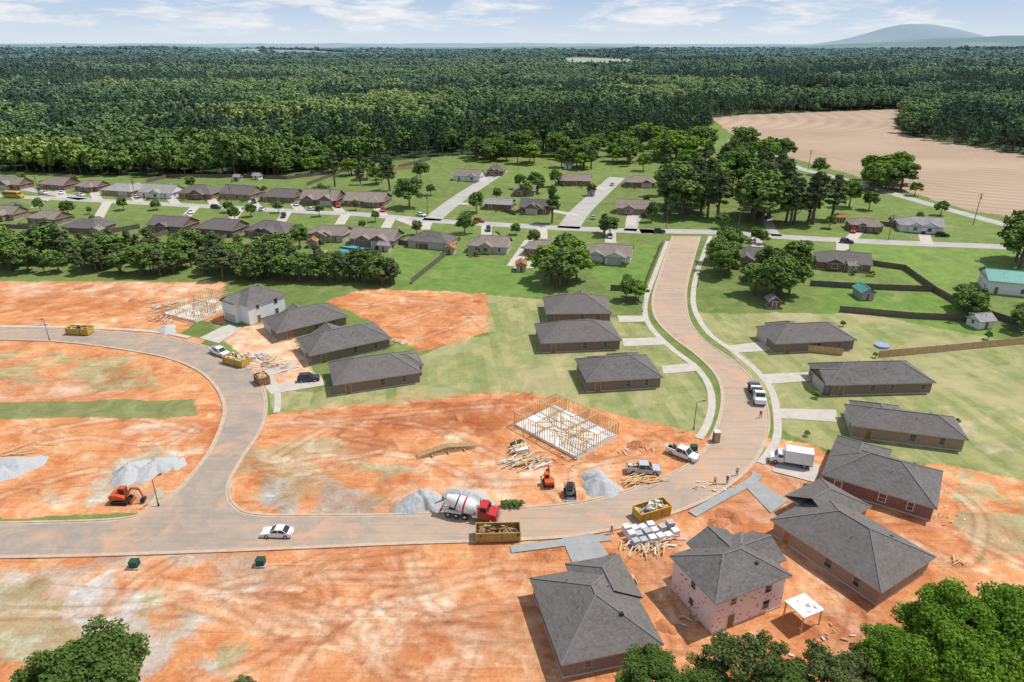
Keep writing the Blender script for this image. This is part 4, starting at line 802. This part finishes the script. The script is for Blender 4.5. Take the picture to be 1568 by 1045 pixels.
# individual trees
OAK=[treemesh('oak_mesh',300+i,10,3.6+.3*(i%3),44,3200,.36,LMM) for i in range(7)]; BRI=[treemesh('maple_mesh',320+i,10,3.7,44,3200,.36,LNM) for i in range(3)]
PIN=[treemesh('pine_mesh',340+i,10,2.5+.3*(i%2),52,2700,.36,LP,'pine',14) for i in range(6)]
def tree(kind,px,hp,wide=1.):
    p=W(*px); h=hp*zdepth(px[1])/FL/.95; ms={'o':OAK,'b':BRI,'p':PIN}[kind]; o=link(D.objects.new({'o':'oak_tree','b':'maple_tree','p':'pine_tree'}[kind],rr.choice(ms))); s=h/10; o.location=p; o.scale=(s*wide*rr.uniform(.85,1.2),s*wide,s); o.rotation_euler=(0,0,rr.uniform(0,6.28)); return o
def cluster(cx,cy,rx,ry,n,kinds,h0,h1,wide=1.):
    for i in range(n):
        a=rr.uniform(0,6.28); q=math.sqrt(rr.random()); tree(rr.choice(kinds),(cx+rx*q*math.cos(a),cy+ry*q*math.sin(a)),rr.uniform(h0,h1),wide*rr.uniform(.9,1.15))
rowp=[(-20,415),(100,420),(200,424),(330,428),(440,432),(540,436),(615,440)]
for i in range(140):
    s=i/140*(len(rowp)-1); k=int(s); f=s-k; x_=rowp[k][0]*(1-f)+rowp[k+1][0]*f; y_=rowp[k][1]*(1-f)+rowp[k+1][1]*f
    if x_>430: tree(rr.choice('ppo'),(x_+rr.uniform(-8,8),y_-rr.uniform(0,12)),rr.uniform(26,50),1.25)
    else: tree(rr.choice('ppo' if x_>60 else 'oob'),(x_+rr.uniform(-8,8),y_-rr.uniform(0,30)),rr.uniform(26,58),1.3)
for a in [(865,430,30,18,10,'oobp',48,62,1.1),(968,458,14,5,3,'ob',28,36,1.1),(1195,440,45,24,13,'oopo',48,64,1.1),(1105,405,16,28,8,'oo',38,50,1.1),(1215,330,75,16,18,'pppo',55,80,1.2),(1060,325,50,22,15,'ppo',45,70,1.2),(1350,285,42,10,13,'ob',34,46,1.2),(925,360,18,6,4,'op',26,36,1.2),(1130,290,70,18,14,'ppo',40,60,1.2),(1090,245,100,16,30,'opb',24,38,1.2),(800,243,130,8,26,'opo',26,38,1.2),(900,250,100,12,22,'opob',24,36,1.2),(1000,235,60,14,18,'opb',26,38,1.2),(690,228,60,6,12,'op',26,36,1.2),(1480,478,22,12,6,'op',34,46,1.1),(1555,500,15,8,3,'o',32,40,1.1),(1562,405,10,10,3,'o',66,84,1.),(1190,240,20,12,6,'ob',22,32,1.2),(560,278,50,6,5,'op',26,36,1.1),(1160,372,12,5,3,'o',20,26,1.1),(1010,340,15,5,3,'op',28,40,1.),(830,290,35,8,5,'o',18,28,1.1),(1290,165,90,4,16,'op',16,22,1.3),(500,266,90,4,10,'ob',22,34,1.2),(1260,240,60,8,0,'o',20,30,1.)]: cluster(*a)
for k,x_,y_,h in [('o',627,318,46),('o',645,280,34),('p',513,286,52),('p',597,292,52),('p',845,342,56),('o',730,326,32),('o',712,358,32),('o',190,322,20),('o',460,380,38),('o',272,388,30),('o',350,326,18),('o',427,326,18),('o',385,332,20),('b',805,300,22),('o',1300,318,44),('o',1330,322,30),('o',1105,350,24),('b',985,262,26),('o',905,300,20),('o',575,340,18),('o',490,332,20),('o',105,332,26),('o',1270,350,20),('o',1440,330,22),('b',1400,300,22),('o',1252,268,26),('o',790,360,18),('o',545,322,16),('o',240,322,16),('o',30,330,18),('b',1105,262,24),('p',1015,300,60),('o',1045,268,30),('b',1250,610,12),('b',1235,668,10),('b',1340,548,9),('b',1465,650,10),('o',1512,520,14),('o',872,470,8),('o',960,440,20),('o',660,300,18),('o',1290,500,9)]: tree(k,(x_,y_),h,1.1)
# shrubs
SH=[treemesh('shrub_mesh',360+i,1.4,.9,14,400,.14,LMM,limbs=4) for i in range(3)]
def shrub(p,s=1.):
    o=link(D.objects.new('shrub',rr.choice(SH))); o.location=Vector(p)+Vector((0,0,-.25*s)); o.scale=(s,s,s); o.rotation_euler=(0,0,rr.uniform(0,6))
for x_ in range(772,802,5): shrub(W(x_,776+rr.uniform(-1,1)),1.)
for c,w,d in OH[:38]:
    for k in range(4):
        u=rr.uniform(-w*.5,w*.5); s_=rr.choice([-1,1]); v=s_*(d*.5+rr.uniform(2.8,4)); shrub((c.x+u*.974+v*.22,c.y-u*.22+v*.974,0),rr.uniform(.8,1.7))
    if rr.random()<.6:
        u=rr.uniform(-w*.8,w*.8); v=d*.5+rr.uniform(5,12); o=link(D.objects.new('oak_tree',rr.choice(OAK))); s_=rr.uniform(.35,.8); o.location=(c.x+u,c.y+v,0); o.scale=(s_,s_,s_)
# foreground trees
NB=[treemesh('big_maple_mesh',400,14,7.4,120,36000,.19,LN,limbs=30,crf=.62,up=.35),treemesh('big_oak_mesh',401,13,6.5,110,32000,.19,LM,limbs=26,crf=.66,up=.35),treemesh('big_olive_mesh',402,12,5.2,70,17000,.18,LO,limbs=26,crf=.66,up=.3),treemesh('big_maple_mesh2',403,14,7.2,110,34000,.19,LN,limbs=30,crf=.66,up=.35)]
for nm,k,px,py,hc,s in [('maple_tree',0,1462,946,9,.98),('maple_tree',3,1385,1005,8,.75),('maple_tree',3,1572,980,9,1.05),('oak_tree',2,1262,1018,7.5,.8),('oak_tree',2,1150,1008,7.5,.9),('oak_tree',1,1002,1018,7,.66),('oak_tree',1,1085,1032,7,.6),('oak_tree',2,1330,1012,7,.7),('oak_tree',1,120,1052,7.5,1.05),('oak_tree',2,365,1050,4,.38),('oak_tree',1,1205,1045,7,.7),('maple_tree',0,1480,1050,8,1.)]:
    p=W(px,py,hc); o=link(D.objects.new(nm,NB[k])); o.location=(p.x,p.y,0); o.rotation_euler=(0,0,rr.uniform(0,6)); o.scale=(s,s,s*.95)
# ------------------------------------------------------------------ light, sky, camera
el,az=math.radians(60),math.radians(72)
sv=Vector((math.sin(az)*math.cos(el),math.cos(az)*math.cos(el),math.sin(el)))
L=D.lights.new('sun','SUN'); L.energy=4.2; L.angle=math.radians(.53); L.color=(1,.95,.88); o=link(D.objects.new('sun',L)); o.rotation_euler=sv.to_track_quat('Z','Y').to_euler()
w=D.worlds.new('World'); SC.world=w; w.use_nodes=True; t=NT(w.node_tree)
sky=t.n('ShaderNodeTexSky',sky_type='NISHITA',sun_disc=False,sun_elevation=el,sun_rotation=az,air_density=1.,dust_density=.4,ozone_density=1.5).outputs[0]
dr=t.n('ShaderNodeTexCoord').outputs['Generated']; zc=t.n('ShaderNodeSeparateXYZ',{0:dr}).outputs[2]
lowc=t.mix(t.mr(zc,0,.075),(6.3,7.1,7.8),(3.3,4.8,7.0)); sky=t.mix(t.mr(zc,.08,.35,1,0),sky,lowc)
mp=t.n('ShaderNodeMapping',{'Vector':dr,'Scale':(1,1,5.)}).outputs[0]
cl=t.noise(mp,8.,6,.62,.25); cm_=t.math('MULTIPLY',t.mr(cl,.46,.57),t.mr(zc,.006,.022)); sh=t.noise(mp,22.,3,.6)
c=t.mix(t.math('MULTIPLY',cm_,.9),sky,t.mix(t.mr(sh,.35,.65),(6.3,6.8,7.5),(8.3,8.4,8.5))); bg=t.n('ShaderNodeBackground',{'Color':c,'Strength':.11}); t.n('ShaderNodeOutputWorld',{'Surface':bg.outputs[0]})
cam=D.cameras.new('camera'); cam.sensor_width=36; cam.lens=36*FL/1568; cam.clip_end=80000; cam.clip_start=.5; o=link(D.objects.new('camera',cam)); o.location=(0,0,CAMH); o.rotation_euler=(math.pi/2-TH,0,0); SC.camera=o
SC.view_settings.view_transform='Standard'; SC.view_settings.look='None'; SC.view_settings.exposure=0
